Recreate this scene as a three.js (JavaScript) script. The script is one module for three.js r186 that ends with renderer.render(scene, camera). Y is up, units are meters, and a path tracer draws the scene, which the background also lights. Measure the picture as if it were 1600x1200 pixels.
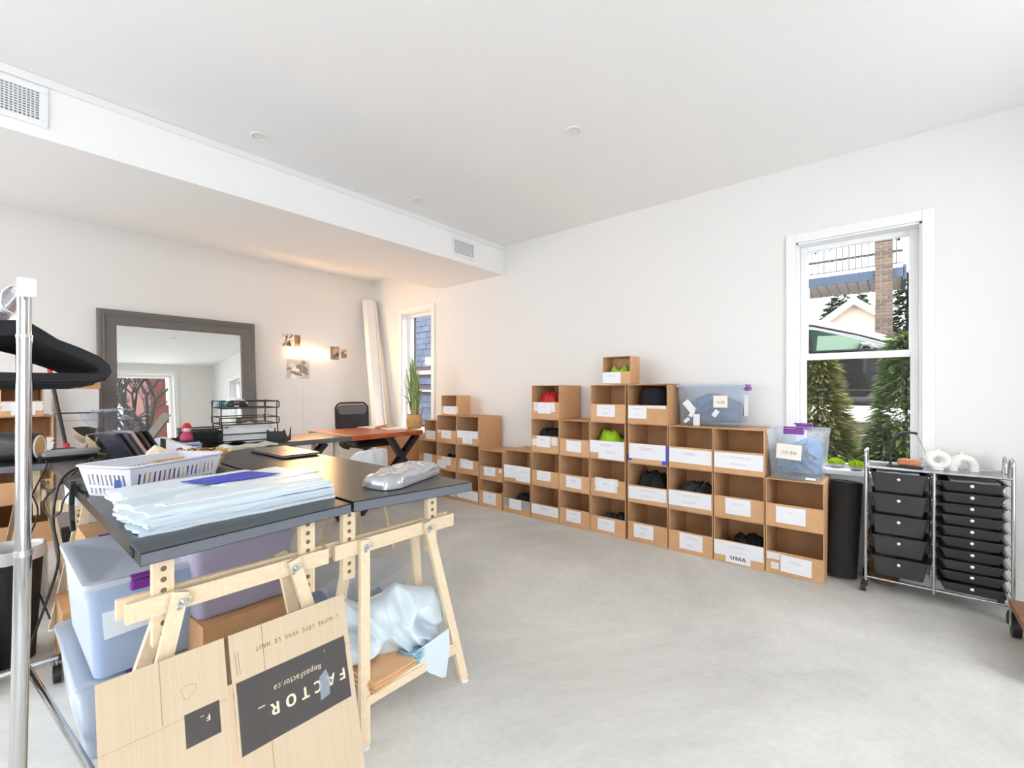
import * as THREE from 'three';
import { RoundedBoxGeometry } from 'three/addons/geometries/RoundedBoxGeometry.js';
import { mergeGeometries, mergeVertices, toCreasedNormals } from 'three/addons/utils/BufferGeometryUtils.js';
import { ImprovedNoise } from 'three/addons/math/ImprovedNoise.js';
import { RectAreaLightUniformsLib } from 'three/addons/lights/RectAreaLightUniformsLib.js';

// ------------------------------------------------------------ camera, sky, exposure
const scene = new THREE.Scene();
const renderer = new THREE.WebGLRenderer({ antialias: true });
renderer.toneMapping = THREE.LinearToneMapping;
renderer.toneMappingExposure = 6.5;
renderer.shadowMap.enabled = true;
RectAreaLightUniformsLib.init();
const FOCAL = 704, YAW = 0.869;                               // focal length in pixels of the 1600 x 1200 frame
const camera = new THREE.PerspectiveCamera(2 * Math.atan(600 / FOCAL) * 180 / Math.PI, 1600 / 1200, 0.05, 200);
camera.position.set(0, 1.25, 0);
camera.lookAt(Math.sin(YAW), 1.25, -Math.cos(YAW));
camera.setViewOffset(1600, 1200, 0, -9, 1600, 1200);          // shift lens: verticals stay upright
{ // overcast winter sky: soft grey-white, a little brighter overhead
  const w = 128, h = 64, d = new Float32Array(w * h * 4), nz = new ImprovedNoise();
  for (let j = 0; j < h; j++) for (let i = 0; i < w; i++) {
    const el = (j + 0.5) / h * 2 - 1, a = i / w * Math.PI * 2;
    const c = 1 + 0.08 * nz.noise(Math.cos(a) * 2 + 5, Math.sin(a) * 2, el * 3) , up = 1.06;
    const k = (j * w + i) * 4; d[k] = 0.96 * up * c; d[k + 1] = 0.985 * up * c; d[k + 2] = 1.02 * up * c; d[k + 3] = 1;
  }
  const t = new THREE.DataTexture(d, w, h, THREE.RGBAFormat, THREE.FloatType);
  t.mapping = THREE.EquirectangularReflectionMapping; t.magFilter = t.minFilter = THREE.LinearFilter; t.colorSpace = THREE.LinearSRGBColorSpace; t.needsUpdate = true;
  scene.background = t; scene.backgroundIntensity = 1.0;
}

// ------------------------------------------------------------ helpers
let seed = 7;
const rnd = () => { seed = (seed + 0x6D2B79F5) | 0; let t = Math.imul(seed ^ (seed >>> 15), 1 | seed); t = (t + Math.imul(t ^ (t >>> 7), 61 | t)) ^ t; return ((t ^ (t >>> 14)) >>> 0) / 4294967296; };
const rr = (a, b) => a + (b - a) * rnd();
const perlin = new ImprovedNoise(), N = (x, y, z) => perlin.noise(x, y, z);
const V = (x, y, z) => new THREE.Vector3(x, y, z);
const names = new Map();
const numbered = n => { const k = names.get(n) || 0; names.set(n, k + 1); return k ? `${n}_${String(k).padStart(3, '0')}` : n; };
function flat(g) { const f = g.index ? g.toNonIndexed() : g; for (const k of Object.keys(f.attributes)) if (!['position', 'normal', 'uv'].includes(k)) f.deleteAttribute(k); return f; }
function uvm(g) { // texture coordinates in metres, by the way each face looks
  g = flat(g); const p = g.attributes.position, n = g.attributes.normal, u = new Float32Array(p.count * 2);
  for (let i = 0; i < p.count; i += 3) {
    const f = V(0, 0, 0); for (let k = 0; k < 3; k++) f.add(V(n.getX(i + k), n.getY(i + k), n.getZ(i + k)));
    const ax = Math.abs(f.x), ay = Math.abs(f.y), az = Math.abs(f.z);
    for (let k = 0; k < 3; k++) {
      const j = i + k, x = p.getX(j), y = p.getY(j), z = p.getZ(j);
      const q = ax >= ay && ax >= az ? [z, y] : ay >= az ? [x, z] : [x, y];
      u[j * 2] = q[0]; u[j * 2 + 1] = q[1];
    }
  }
  g.setAttribute('uv', new THREE.BufferAttribute(u, 2)); return g;
}
const keepUv = new WeakSet(), asIs = g => { keepUv.add(g); return g; };
function geo(gs) {
  gs = [].concat(gs).map(g => keepUv.has(g) ? flat(g) : uvm(g));
  for (const g of gs) if (!g.attributes.normal) g.computeVertexNormals();
  return gs.length > 1 ? mergeGeometries(gs) : gs[0];
}
function obj(name, gs, m, parent = scene) {
  const o = new THREE.Mesh(gs.isBufferGeometry && gs.userData.ready ? gs : geo(gs), m); o.castShadow = o.receiveShadow = true;
  o.name = parent === scene ? numbered(name) : name; parent.add(o); return o;
}
const ready = gs => { const g = geo(gs); g.userData.ready = true; return g; };      // a geometry shared by several meshes
function tag(o, label, category, group) { o.userData.label = label; o.userData.category = category; if (group) o.userData.group = group; return o; }
function thing(name, label, category, p = [0, 0, 0], turn = 0, group) {
  const o = new THREE.Group(); o.name = numbered(name); scene.add(o); o.position.set(...p); o.rotation.y = turn; return tag(o, label, category, group);
}
function dup(root, name, label, p, turn = 0) { const r = root.clone(); r.name = numbered(name); scene.add(r); if (p) r.position.set(...p); r.rotation.y = turn; r.userData = { ...root.userData, label }; return r; }
function struct(name, gs, m, parent = scene) { const o = obj(name, gs, m, parent); o.userData.kind = 'structure'; return o; }
const T = (g, x = 0, y = 0, z = 0, rx = 0, ry = 0, rz = 0) => g.applyMatrix4(new THREE.Matrix4().compose(V(x, y, z), new THREE.Quaternion().setFromEuler(new THREE.Euler(rx, ry, rz)), V(1, 1, 1)));
const bx = (w, h, d, x = 0, y = 0, z = 0, r = 0, rx = 0, ry = 0, rz = 0) => T(r ? new RoundedBoxGeometry(w, h, d, 1, Math.min(r, w / 2.01, h / 2.01, d / 2.01)) : new THREE.BoxGeometry(w, h, d), x, y, z, rx, ry, rz);
const box = (x0, x1, y0, y1, z0, z1, r = 0) => bx(x1 - x0, y1 - y0, z1 - z0, (x0 + x1) / 2, (y0 + y1) / 2, (z0 + z1) / 2, r);
const cyl = (r0, r1, h, x = 0, y = 0, z = 0, n = 24, rx = 0, ry = 0, rz = 0) => T(new THREE.CylinderGeometry(r0, r1, h, n), x, y, z, rx, ry, rz);
const ball = (r, x = 0, y = 0, z = 0, n = 16) => T(new THREE.SphereGeometry(r, n, Math.ceil(n * 0.7)), x, y, z);
function rod(p, q, r, n = 10) { const a = V(...p), b = V(...q), d = b.clone().sub(a); const g = new THREE.CylinderGeometry(r, r, d.length(), n); g.applyQuaternion(new THREE.Quaternion().setFromUnitVectors(V(0, 1, 0), d.clone().normalize())); return T(g, (p[0] + q[0]) / 2, (p[1] + q[1]) / 2, (p[2] + q[2]) / 2); }
function plank(p, q, w, t, side = [1, 0, 0], bev = 0.0015) { // bar of section w (along side) x t from p to q
  const a = V(...p), b = V(...q), y = b.clone().sub(a), L = y.length(); y.normalize();
  const z = V(...side).cross(y).normalize(), x = y.clone().cross(z);
  const g = bev ? new RoundedBoxGeometry(w, L, t, 1, bev) : new THREE.BoxGeometry(w, L, t);
  const gg = uvm(T(g, 0, 0, 0)); // grain runs along the bar
  gg.applyMatrix4(new THREE.Matrix4().makeBasis(x, y, z).setPosition((p[0] + q[0]) / 2, (p[1] + q[1]) / 2, (p[2] + q[2]) / 2)); return asIs(gg);
}
const tube = (pts, r, seg = 40, n = 8, closed = false) => new THREE.TubeGeometry(new THREE.CatmullRomCurve3(pts.map(p => V(...p)), closed, 'catmullrom', 0.5), seg, r, n, closed);
const lathe = (pts, n = 32) => new THREE.LatheGeometry(pts.map(p => new THREE.Vector2(...p)), n);
function ext(pts, depth, bev = 0, holes = []) { // prism of an outline in x, y; grows along +z
  const s = new THREE.Shape(pts.map(p => new THREE.Vector2(...p))); for (const h of holes) s.holes.push(new THREE.Path(h.map(p => new THREE.Vector2(...p))));
  return new THREE.ExtrudeGeometry(s, { depth, bevelEnabled: bev > 0, bevelSize: bev, bevelThickness: bev, bevelSegments: 2, bevelOffset: -bev, curveSegments: 12 });
}
function quadPrism(c, y0, y1) { const g = ext(c.map(([x, z]) => [x, -z]), y1 - y0, 0.0015); return T(g, 0, y0, 0, -Math.PI / 2); }
function loft(rings, n = 6, capBottom = true, capTop = true) { // rings of rounded rectangles [w, d, y, r, (x, z)] joined from first to last
  const P = [], I = [], per = 4 * n;
  for (const [w, d, y, r, ox = 0, oz = 0] of rings) for (let c = 0; c < 4; c++) for (let k = 0; k < n; k++) {
    const a = (c + k / (n - 1)) * Math.PI / 2, sx = [1, -1, -1, 1][c], sz = [1, 1, -1, -1][c];
    P.push(ox + sx * (w / 2 - r) + r * Math.cos(a), y, oz + sz * (d / 2 - r) + r * Math.sin(a));
  }
  for (let i = 0; i < rings.length - 1; i++) for (let j = 0; j < per; j++) { const a = i * per + j, b = i * per + (j + 1) % per, c = a + per, d = b + per; I.push(a, c, b, b, c, d); }
  const cap = (i, flip) => { const m = P.length / 3, [, , y, , ox = 0, oz = 0] = rings[i]; P.push(ox, y, oz); for (let j = 0; j < per; j++) { const a = i * per + j, b = i * per + (j + 1) % per; flip ? I.push(m, b, a) : I.push(m, a, b); } };
  if (capBottom) cap(0, false); if (capTop) cap(rings.length - 1, true);
  const g = new THREE.BufferGeometry(); g.setAttribute('position', new THREE.Float32BufferAttribute(P, 3)); g.setIndex(I);
  return toCreasedNormals(g, 0.6);
}
// soft goods: a star-shaped outline [x, y] in the XY plane, bulging to +z by thick with folds, flat-ish behind
function cushion(pts, thick, o = {}) {
  const { rings = 14, n = 72, fold = 0.25, freq = 9, back = 0.15, sd = 1, p = 2.4 } = o;
  const cx = pts.reduce((s, q) => s + q[0], 0) / pts.length, cy = pts.reduce((s, q) => s + q[1], 0) / pts.length;
  const edge = a => { let best = 1e9; const dx = Math.cos(a), dy = Math.sin(a); for (let i = 0; i < pts.length; i++) { const [x1, y1] = pts[i], [x2, y2] = pts[(i + 1) % pts.length], ex = x2 - x1, ey = y2 - y1, det = dx * -ey + dy * ex; if (Math.abs(det) < 1e-12) continue; const fx = x1 - cx, fy = y1 - cy, t = (fx * -ey + fy * ex) / det, s = (dx * fy - dy * fx) / det; if (t > 0 && s >= -1e-6 && s <= 1 + 1e-6) best = Math.min(best, t); } return best; };
  const P = [], I = [];
  for (const sgn of [1, -1]) {
    const o0 = P.length / 3; 
    for (let i = 0; i <= rings; i++) for (let j = 0; j < n; j++) {
      const a = j / n * Math.PI * 2, f = i / rings, R = edge(a) * f, x = cx + Math.cos(a) * R, y = cy + Math.sin(a) * R;
      const dome = Math.pow(Math.max(0, 1 - Math.pow(f, p)), 0.5);
      const w = N(x * freq * 0.5 + sd, y * freq * 0.5, sd * 1.7), ridge = 1 - Math.abs(N(x * freq + w * 2, y * freq + sd * 3 + w, sd)) * 2.4, r2 = N(x * freq * 2.7, y * freq * 2.7 + sd, 4.2);
      const h = sgn > 0 ? thick * dome * (1 - fold + fold * ridge + fold * 0.3 * r2) : -thick * back * dome;
      P.push(x, y, h);
    }
    for (let i = 0; i < rings; i++) for (let j = 0; j < n; j++) { const a = o0 + i * n + j, b = o0 + i * n + (j + 1) % n, c = a + n, d = b + n; sgn > 0 ? I.push(a, c, b, b, c, d) : I.push(a, b, c, b, d, c); }
  }
  let g = new THREE.BufferGeometry(); g.setAttribute('position', new THREE.Float32BufferAttribute(P, 3)); g.setIndex(I); g = mergeVertices(g, 1e-5); g.computeVertexNormals(); return g;
}
function slab(w, t, d, f, nx = 20, nz = 14) { const g = new THREE.BoxGeometry(w, t, d, nx, 1, nz), p = g.attributes.position; for (let i = 0; i < p.count; i++) { const q = f(p.getX(i), p.getZ(i), p.getY(i)); p.setXYZ(i, p.getX(i) + (q[0] || 0), p.getY(i) + q[1], p.getZ(i) + (q[2] || 0)); } return toCreasedNormals(g, 0.7); }

// ------------------------------------------------------------ textures: grain, print, wear
function tex(w, h, f, srgb = true, rep = 1) {
  const d = new Uint8Array(w * h * 4);
  for (let j = 0; j < h; j++) for (let i = 0; i < w; i++) { const c = f(i / w, j / h), k = (j * w + i) * 4; for (let q = 0; q < 3; q++) d[k + q] = Math.max(0, Math.min(255, Math.round(c[q]))); d[k + 3] = 255; }
  const t = new THREE.DataTexture(d, w, h); t.wrapS = t.wrapT = THREE.RepeatWrapping; t.magFilter = THREE.LinearFilter; t.minFilter = THREE.LinearMipmapLinearFilter; t.generateMipmaps = true;
  if (srgb) t.colorSpace = THREE.SRGBColorSpace; t.repeat.set(rep, rep); t.needsUpdate = true; return t;
}
const per = (u, v, f, s) => { // noise that repeats over the unit square
  const a = u * Math.PI * 2, b = v * Math.PI * 2, r = f / (Math.PI * 2);
  return N(Math.cos(a) * r + s, Math.sin(a) * r + Math.cos(b) * r * 1.3, Math.sin(b) * r + s * 2);
};
function canvasTex(w, h, draw) { const c = document.createElement('canvas'); c.width = w; c.height = h; const x = c.getContext('2d'); draw(x, w, h); const t = new THREE.CanvasTexture(c); t.colorSpace = THREE.SRGBColorSpace; return t; }
const M = {};
const std = (o) => new THREE.MeshStandardMaterial(o), phy = (o) => new THREE.MeshPhysicalMaterial(o);
const texConcrete = tex(1024, 1024, (u, v) => { const n = per(u, v, 5, 1) * 15 + per(u, v, 14, 3) * 8 + per(u, v, 40, 5) * 5 + per(u, v, 160, 8) * 6, g = 216 + n; return [g, g - 1, g - 4]; }, true, 0.28);
const texCard = tex(512, 512, (u, v) => { const n = per(u, v, 6, 2) * 9 + per(u, v, 60, 9) * 6 + Math.sin(u * Math.PI * 2 * 64) * 2.2, g = 236 + n; return [g, g - 2, g - 5]; }, true, 2.2);
const texPine = tex(256, 512, (u, v) => { const w = per(u, v, 3, 4) * 0.3, g = Math.sin((u + w) * Math.PI * 2 * 7) * 8 + per(u, v, 9, 6) * 10; return [246 + g * 0.25, 238 + g * 0.45, 222 + g * 0.7]; }, true, 5);
const texBlack = tex(512, 512, (u, v) => { const w = per(u, v, 2, 3), s = N(u * 70 + w * 4, v * 3, 2) * 40 + N(u * 200, v * 9, 5) * 30, g = 150 + s; return [g, g * 0.97, g * 0.95]; }, true, 1.2);
const texBlackBump = tex(512, 512, (u, v) => { const s = 128 + N(u * 90, v * 4, 3) * 90; return [s, s, s]; }, false, 1.5);
const texSlab = tex(512, 512, (u, v) => { const w = per(u, v, 3, 7) * 1.4, s = Math.sin((v * 9 + w) * Math.PI * 2) * 22 + N(u * 8, v * 90, 3) * 22; return [214 + s, 118 + s * 0.9, 70 + s * 0.7]; }, true, 1.1);
const texWeave = tex(256, 256, (u, v) => { const a = Math.sin(u * Math.PI * 40), b = Math.sin(v * Math.PI * 40), s = (a * b > 0 ? 18 : -14) + N(u * 60, v * 60, 3) * 20; return [226 + s, 190 + s, 135 + s]; }, true, 4);
const texCloth = tex(256, 256, (u, v) => { const s = per(u, v, 30, 2) * 18 + (Math.sin(u * 400) + Math.sin(v * 400)) * 4; return [225 + s, 225 + s, 225 + s]; }, true, 6);
const texPlaster = tex(512, 512, (u, v) => { const s = 128 + per(u, v, 60, 2) * 40 + per(u, v, 150, 7) * 40; return [s, s, s]; }, false, 1.3);
M.wall = std({ color: new THREE.Color(0.81, 0.8, 0.78), roughness: 0.85, bumpMap: texPlaster, bumpScale: 0.0006 });
M.ceiling = std({ color: new THREE.Color(0.93, 0.928, 0.918), roughness: 0.9, bumpMap: texPlaster, bumpScale: 0.0005 });
M.trim = std({ color: new THREE.Color(0.87, 0.865, 0.85), roughness: 0.45 });
M.vinyl = std({ color: new THREE.Color(0.88, 0.89, 0.9), roughness: 0.35 });
M.floor = std({ map: texConcrete, color: new THREE.Color(0.96, 0.957, 0.935), roughness: 0.62, bumpMap: texConcrete, bumpScale: 0.0008 });
M.glass = phy({ color: 0xffffff, specularIntensity: 0.35, transmission: 1, thickness: 0, roughness: 0, ior: 1.45 });
const cardTone = [[0.75, 0.445, 0.235], [0.78, 0.465, 0.25], [0.72, 0.42, 0.215], [0.8, 0.485, 0.265]].map(c => std({ map: texCard, color: new THREE.Color(...c), roughness: 0.82 }));
M.card = cardTone[0];
M.cardPale = std({ map: texCard, color: new THREE.Color(0.72, 0.55, 0.38), roughness: 0.85 });
M.paper = std({ color: new THREE.Color(0.84, 0.85, 0.87), roughness: 0.75 });
M.pine = std({ map: texPine, color: new THREE.Color(0.86, 0.765, 0.625), roughness: 0.6 });
M.hole = std({ color: new THREE.Color(0.2, 0.14, 0.07), roughness: 0.9 });
M.tableTop = phy({ specularIntensity: 0.8, map: texBlack, color: new THREE.Color(0.045, 0.042, 0.04), roughness: 0.3, bumpMap: texBlackBump, bumpScale: 0.0004 });
M.tableEdge = std({ color: new THREE.Color(0.14, 0.155, 0.185), roughness: 0.4 });
M.slab = std({ map: texSlab, color: new THREE.Color(0.62, 0.45, 0.4), roughness: 0.35 });
M.black = std({ color: new THREE.Color(0.012, 0.012, 0.013), roughness: 0.45 });
M.blackMatte = std({ color: new THREE.Color(0.014, 0.014, 0.015), roughness: 0.85 });
M.velvet = phy({ color: new THREE.Color(0.012, 0.013, 0.015), roughness: 0.9, sheen: 0.4, sheenRoughness: 0.5, sheenColor: new THREE.Color(0.2, 0.2, 0.22) });
M.darkMetal = std({ color: new THREE.Color(0.03, 0.03, 0.032), roughness: 0.4, metalness: 0.3 });
M.chrome = std({ color: new THREE.Color(0.6, 0.61, 0.63), roughness: 0.12, metalness: 1 });
M.steel = std({ color: new THREE.Color(0.62, 0.64, 0.66), roughness: 0.3, metalness: 1 });
M.whitePlastic = std({ color: new THREE.Color(0.8, 0.81, 0.83), roughness: 0.4 });
M.grayPlastic = std({ color: new THREE.Color(0.32, 0.33, 0.35), roughness: 0.5 });
M.drawer = std({ color: new THREE.Color(0.036, 0.036, 0.039), roughness: 0.42 });
M.bin = phy({ color: new THREE.Color(0.95, 0.975, 1.0), transmission: 0.92, thickness: 0, roughness: 0.27, ior: 1.35 });
M.binLid = phy({ color: new THREE.Color(0.82, 0.88, 0.95), transmission: 0.7, thickness: 0, roughness: 0.45, ior: 1.35 });
M.purple = std({ color: new THREE.Color(0.2, 0.03, 0.3), roughness: 0.35 });
M.polyBlue = phy({ color: new THREE.Color(0.72, 0.83, 0.9), roughness: 0.32, transmission: 0.12, thickness: 0 });
M.polyWhite = std({ color: new THREE.Color(0.7, 0.78, 0.83), roughness: 0.38 });
M.polyBlueEdge = std({ color: new THREE.Color(0.62, 0.73, 0.8), roughness: 0.45 });
M.printBlue = std({ color: new THREE.Color(0.04, 0.08, 0.5), roughness: 0.35 });
M.silverBag = phy({ color: new THREE.Color(0.5, 0.52, 0.56), roughness: 0.2, metalness: 0.55, clearcoat: 0.6, clearcoatRoughness: 0.15 });
M.clearFilm = phy({ color: new THREE.Color(0.95, 0.97, 1), transmission: 1, thickness: 0, roughness: 0.06, ior: 1.25 });
M.red = std({ color: new THREE.Color(0.75, 0.025, 0.03), roughness: 0.6, map: texCloth });
M.lime = std({ color: new THREE.Color(0.42, 0.7, 0.02), roughness: 0.75, map: texCloth });
M.blackCloth = std({ color: new THREE.Color(0.014, 0.014, 0.018), roughness: 0.9, map: texCloth });
M.greyCloth = std({ color: new THREE.Color(0.035, 0.037, 0.045), roughness: 0.9, map: texCloth });
M.blueCloth = std({ color: new THREE.Color(0.1, 0.24, 0.46), roughness: 0.85, map: texCloth });
M.skyCloth = std({ color: new THREE.Color(0.13, 0.33, 0.66), roughness: 0.85, map: texCloth });
M.mauveCloth = std({ color: new THREE.Color(0.3, 0.2, 0.34), roughness: 0.85, map: texCloth });
M.basket = std({ map: texWeave, color: new THREE.Color(0.72, 0.62, 0.47), roughness: 0.8 });
M.kraft = std({ map: texCard, color: new THREE.Color(0.5, 0.36, 0.24), roughness: 0.9 });
M.ceramic = std({ color: new THREE.Color(0.82, 0.8, 0.75), roughness: 0.55 });
M.snow = std({ color: new THREE.Color(0.86, 0.88, 0.9), roughness: 0.9 });
const scribble = (x, X, Y, W, n, c = 'rgba(70,80,110,0.55)') => { x.strokeStyle = c; x.lineWidth = 1.3; for (let i = 0; i < n; i++) { x.beginPath(); const w = W * rr(0.55, 1), x0 = X - w / 2; for (let k = 0; k < 24; k++) { const px = x0 + w * k / 24, py = Y + i * 8 + rr(-1.6, 1.6); if (k === 0 || rnd() < 0.2) x.moveTo(px, py); else x.lineTo(px, py); } x.stroke(); } };
const labelMats = [0, 1, 2, 3].map(i => std({ roughness: 0.75, map: canvasTex(160, 112, (x, w, h) => { x.fillStyle = '#eaecf1'; x.fillRect(0, 0, w, h); scribble(x, w / 2, [34, 30, 26, 40][i], w * [0.6, 0.5, 0.66, 0.4][i], [2, 3, 2, 1][i]); if (i === 2) scribble(x, w / 2, 74, w * 0.5, 2); }) }));
M.umaLabel = std({ roughness: 0.75, map: canvasTex(160, 112, (x, w, h) => { x.fillStyle = '#eaecf1'; x.fillRect(0, 0, w, h); scribble(x, w / 2, 14, w * 0.5, 1); x.fillStyle = '#1b1c22'; x.font = 'bold 46px sans-serif'; x.textAlign = 'center'; x.fillText('UMA', w / 2, 82); }) });
const barcodeMat = std({ roughness: 0.7, map: canvasTex(256, 160, (x, w, h) => { x.fillStyle = '#efe9dd'; x.fillRect(0, 0, w, h); scribble(x, w / 2, 34, w * 0.6, 2, 'rgba(150,110,100,0.6)'); x.fillStyle = '#4a4846'; for (let i = 0; i < 46; i++) if (rnd() < 0.55) x.fillRect(48 + i * 3.5, 72, rr(1.2, 3), 34); scribble(x, w / 2, 122, w * 0.5, 1, 'rgba(150,110,100,0.6)'); }) });
const face = (w, h) => new THREE.PlaneGeometry(w, h);
function sheet(w, h, t = 0.0012) { const g = new THREE.BoxGeometry(w, h, t); return asIs(g); }    // a paper with its print on both faces
// ------------------------------------------------------------ the room
const XB = 3.9, ZA = -6.08, ZF = 1.3, XL = -2.6, HC = 2.895;
struct('floor', box(XL - 0.2, 4.1, -0.12, 0, ZA - 0.2, ZF + 0.2), M.floor);
struct('ceiling', box(XL - 0.2, 4.1, HC, HC + 0.2, ZA - 0.2, ZF + 0.2), M.ceiling);
struct('wall_back', box(XL - 0.2, 4.1, 0, HC, ZA - 0.2, ZA), M.wall);
const LW = [-5.2, -1.4, 0.6, 2.6];
struct('wall_left', T(ext([[-ZF - 0.2, 0], [-ZA, 0], [-ZA, HC], [-ZF - 0.2, HC]], 0.2, 0, [[[-LW[0], LW[2]], [-LW[0], LW[3]], [-LW[1], LW[3]], [-LW[1], LW[2]]]]), XL - 0.2, 0, 0, 0, Math.PI / 2), M.wall);
const hole = (z0, z1, y0, y1) => [[-z0, y0], [-z0, y1], [-z1, y1], [-z1, y0]];
const WIN = [[-5.356, -4.694], [-0.546, 0.142]], WY0 = 0.69, WY1 = 2.33;
struct('wall_right', T(ext([[-ZF - 0.2, 0], [-ZA, 0], [-ZA, HC], [-ZF - 0.2, HC]], 0.2, 0, WIN.map(([a, b]) => hole(a, b, WY0, WY1))), XB, 0, 0, 0, Math.PI / 2), M.wall);
const FW = [[1.9, 3.05], [-2.35, 0.55]], FY0 = 0.25, FY1 = 2.66;
struct('wall_front', T(ext([[XL, 0], [XB, 0], [XB, HC], [XL, HC]], 0.2, 0, FW.map(([a, b]) => [[a, FY0], [b, FY0], [b, FY1], [a, FY1]])), 0, 0, ZF), M.wall);
{ // boxed-in beam across the ceiling, a flat board along its top edge
  const b = struct('beam', box(XL, XB, 2.572, HC, -4.54, -3.42), M.ceiling);
  struct('edge_board', box(XL, XB - 0.002, 2.848, HC - 0.001, -3.42, -3.41, 0.002), M.trim, b);
}
for (const [n, x0, x1, z0, z1] of [['baseboard_right', XB - 0.014, XB, ZA, ZF], ['baseboard_back', XL, XB - 0.014, ZA, ZA + 0.014], ['baseboard_left', XL, XL + 0.014, ZA + 0.014, ZF]]) struct(n, box(x0, x1, 0, 0.138, z0, z1, 0.003), M.trim);
function sideWindow(n, z0, z1) {
  const g = new THREE.Group(); g.name = `window_${n}`; g.userData.kind = 'structure'; scene.add(g);
  const c = 0.062, y0 = WY0, y1 = WY1, X = XB - 0.018;
  const part = (name, gs, m = M.trim) => obj(name, gs, m, g);
  part('casing', box(X, XB, y0, y1 + c + 0.006, z0 - c, z0, 0.002)); part('casing', box(X, XB, y0, y1 + c + 0.006, z1, z1 + c, 0.002)); part('casing', box(X, XB, y1, y1 + c + 0.006, z0, z1, 0.002));
  part('jamb', [box(XB, XB + 0.2, y0, y1, z0 - 0.001, z0 + 0.012), box(XB, XB + 0.2, y0, y1, z1 - 0.012, z1 + 0.001), box(XB, XB + 0.2, y1 - 0.012, y1 + 0.001, z0, z1)], M.vinyl);
  const sill = part('sill', box(XB - 0.06, XB + 0.2, y0 - 0.03, y0 + 0.004, z0 - 0.09, z1 + 0.09, 0.004)); sill.position.y = 0.001;
  part('apron', box(XB - 0.016, XB, y0 - 0.095, y0 - 0.03, z0 - c, z1 + c, 0.002));
  const f = 0.048, xs = XB + 0.105, mid = 1.483;
  const frame = (xa, xb, ya, yb, w) => [box(xa, xb, ya, yb, z0 + 0.012, z0 + 0.012 + w, 0.003), box(xa, xb, ya, yb, z1 - 0.012 - w, z1 - 0.012, 0.003), box(xa, xb, yb - w * 0.8, yb, z0 + 0.012 + w, z1 - 0.012 - w, 0.003), box(xa, xb, ya, ya + w * 0.8, z0 + 0.012 + w, z1 - 0.012 - w, 0.003)];
  part('sash', frame(xs, xs + 0.035, mid - 0.004, y1 - 0.012, f), M.vinyl);
  part('sash', frame(xs - 0.03, xs + 0.005, y0 + 0.004, mid + 0.02, f - 0.006), M.vinyl);
  part('pane', box(xs + 0.017, xs + 0.019, mid + 0.03, y1 - 0.045, z0 + 0.055, z1 - 0.055), M.glass);
  part('pane', box(xs - 0.015, xs - 0.013, y0 + 0.035, mid - 0.01, z0 + 0.05, z1 - 0.05), M.glass);
  if (n === 2) { // wire clips along the head of the glass
    part('screen_wire', [tube([[xs - 0.004, 2.262, z0 + 0.06], [xs - 0.004, 2.266, z1 - 0.06]], 0.0022, 4, 6), box(xs - 0.008, xs - 0.004, 2.254, 2.268, z0 + 0.1, z0 + 0.116), box(xs - 0.008, xs - 0.004, 2.254, 2.27, z1 - 0.12, z1 - 0.104)], M.darkMetal);
  }
}
sideWindow(1, ...WIN[0]); sideWindow(2, ...WIN[1]);
FW.forEach(([x0, x1], i) => { // the shop-front windows behind the camera, seen in the mirror
  const g = new THREE.Group(); g.name = `window_${3 + i}`; g.userData.kind = 'structure'; scene.add(g);
  const c = 0.09; obj('casing', [box(x0 - c, x0, FY0 - c, FY1 + c, ZF - 0.02, ZF, 0.003), box(x1, x1 + c, FY0 - c, FY1 + c, ZF - 0.02, ZF, 0.003), box(x0, x1, FY1, FY1 + c, ZF - 0.02, ZF, 0.003), box(x0, x1, FY0 - c, FY0, ZF - 0.02, ZF, 0.003)], M.trim, g);
  const w = 0.07, za = ZF + 0.1, zb = ZF + 0.16, xm = (x0 + x1) / 2; obj('frame', [box(x0, x0 + w, FY0, FY1, za, zb), box(x1 - w, x1, FY0, FY1, za, zb), box(x0 + w, x1 - w, FY1 - w, FY1, za, zb), box(x0 + w, x1 - w, FY0, FY0 + w, za, zb), ...(i ? [box(xm, xm + w, FY0 + w, FY1 - w, za, zb)] : [])], M.vinyl, g);
  for (const [a, b] of i ? [[x0 + w, xm], [xm + w, x1 - w]] : [[x0 + w, x1 - w]]) obj('pane', box(a, b, FY0 + w, FY1 - w, za + 0.03, za + 0.032), M.glass, g);
});
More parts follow.
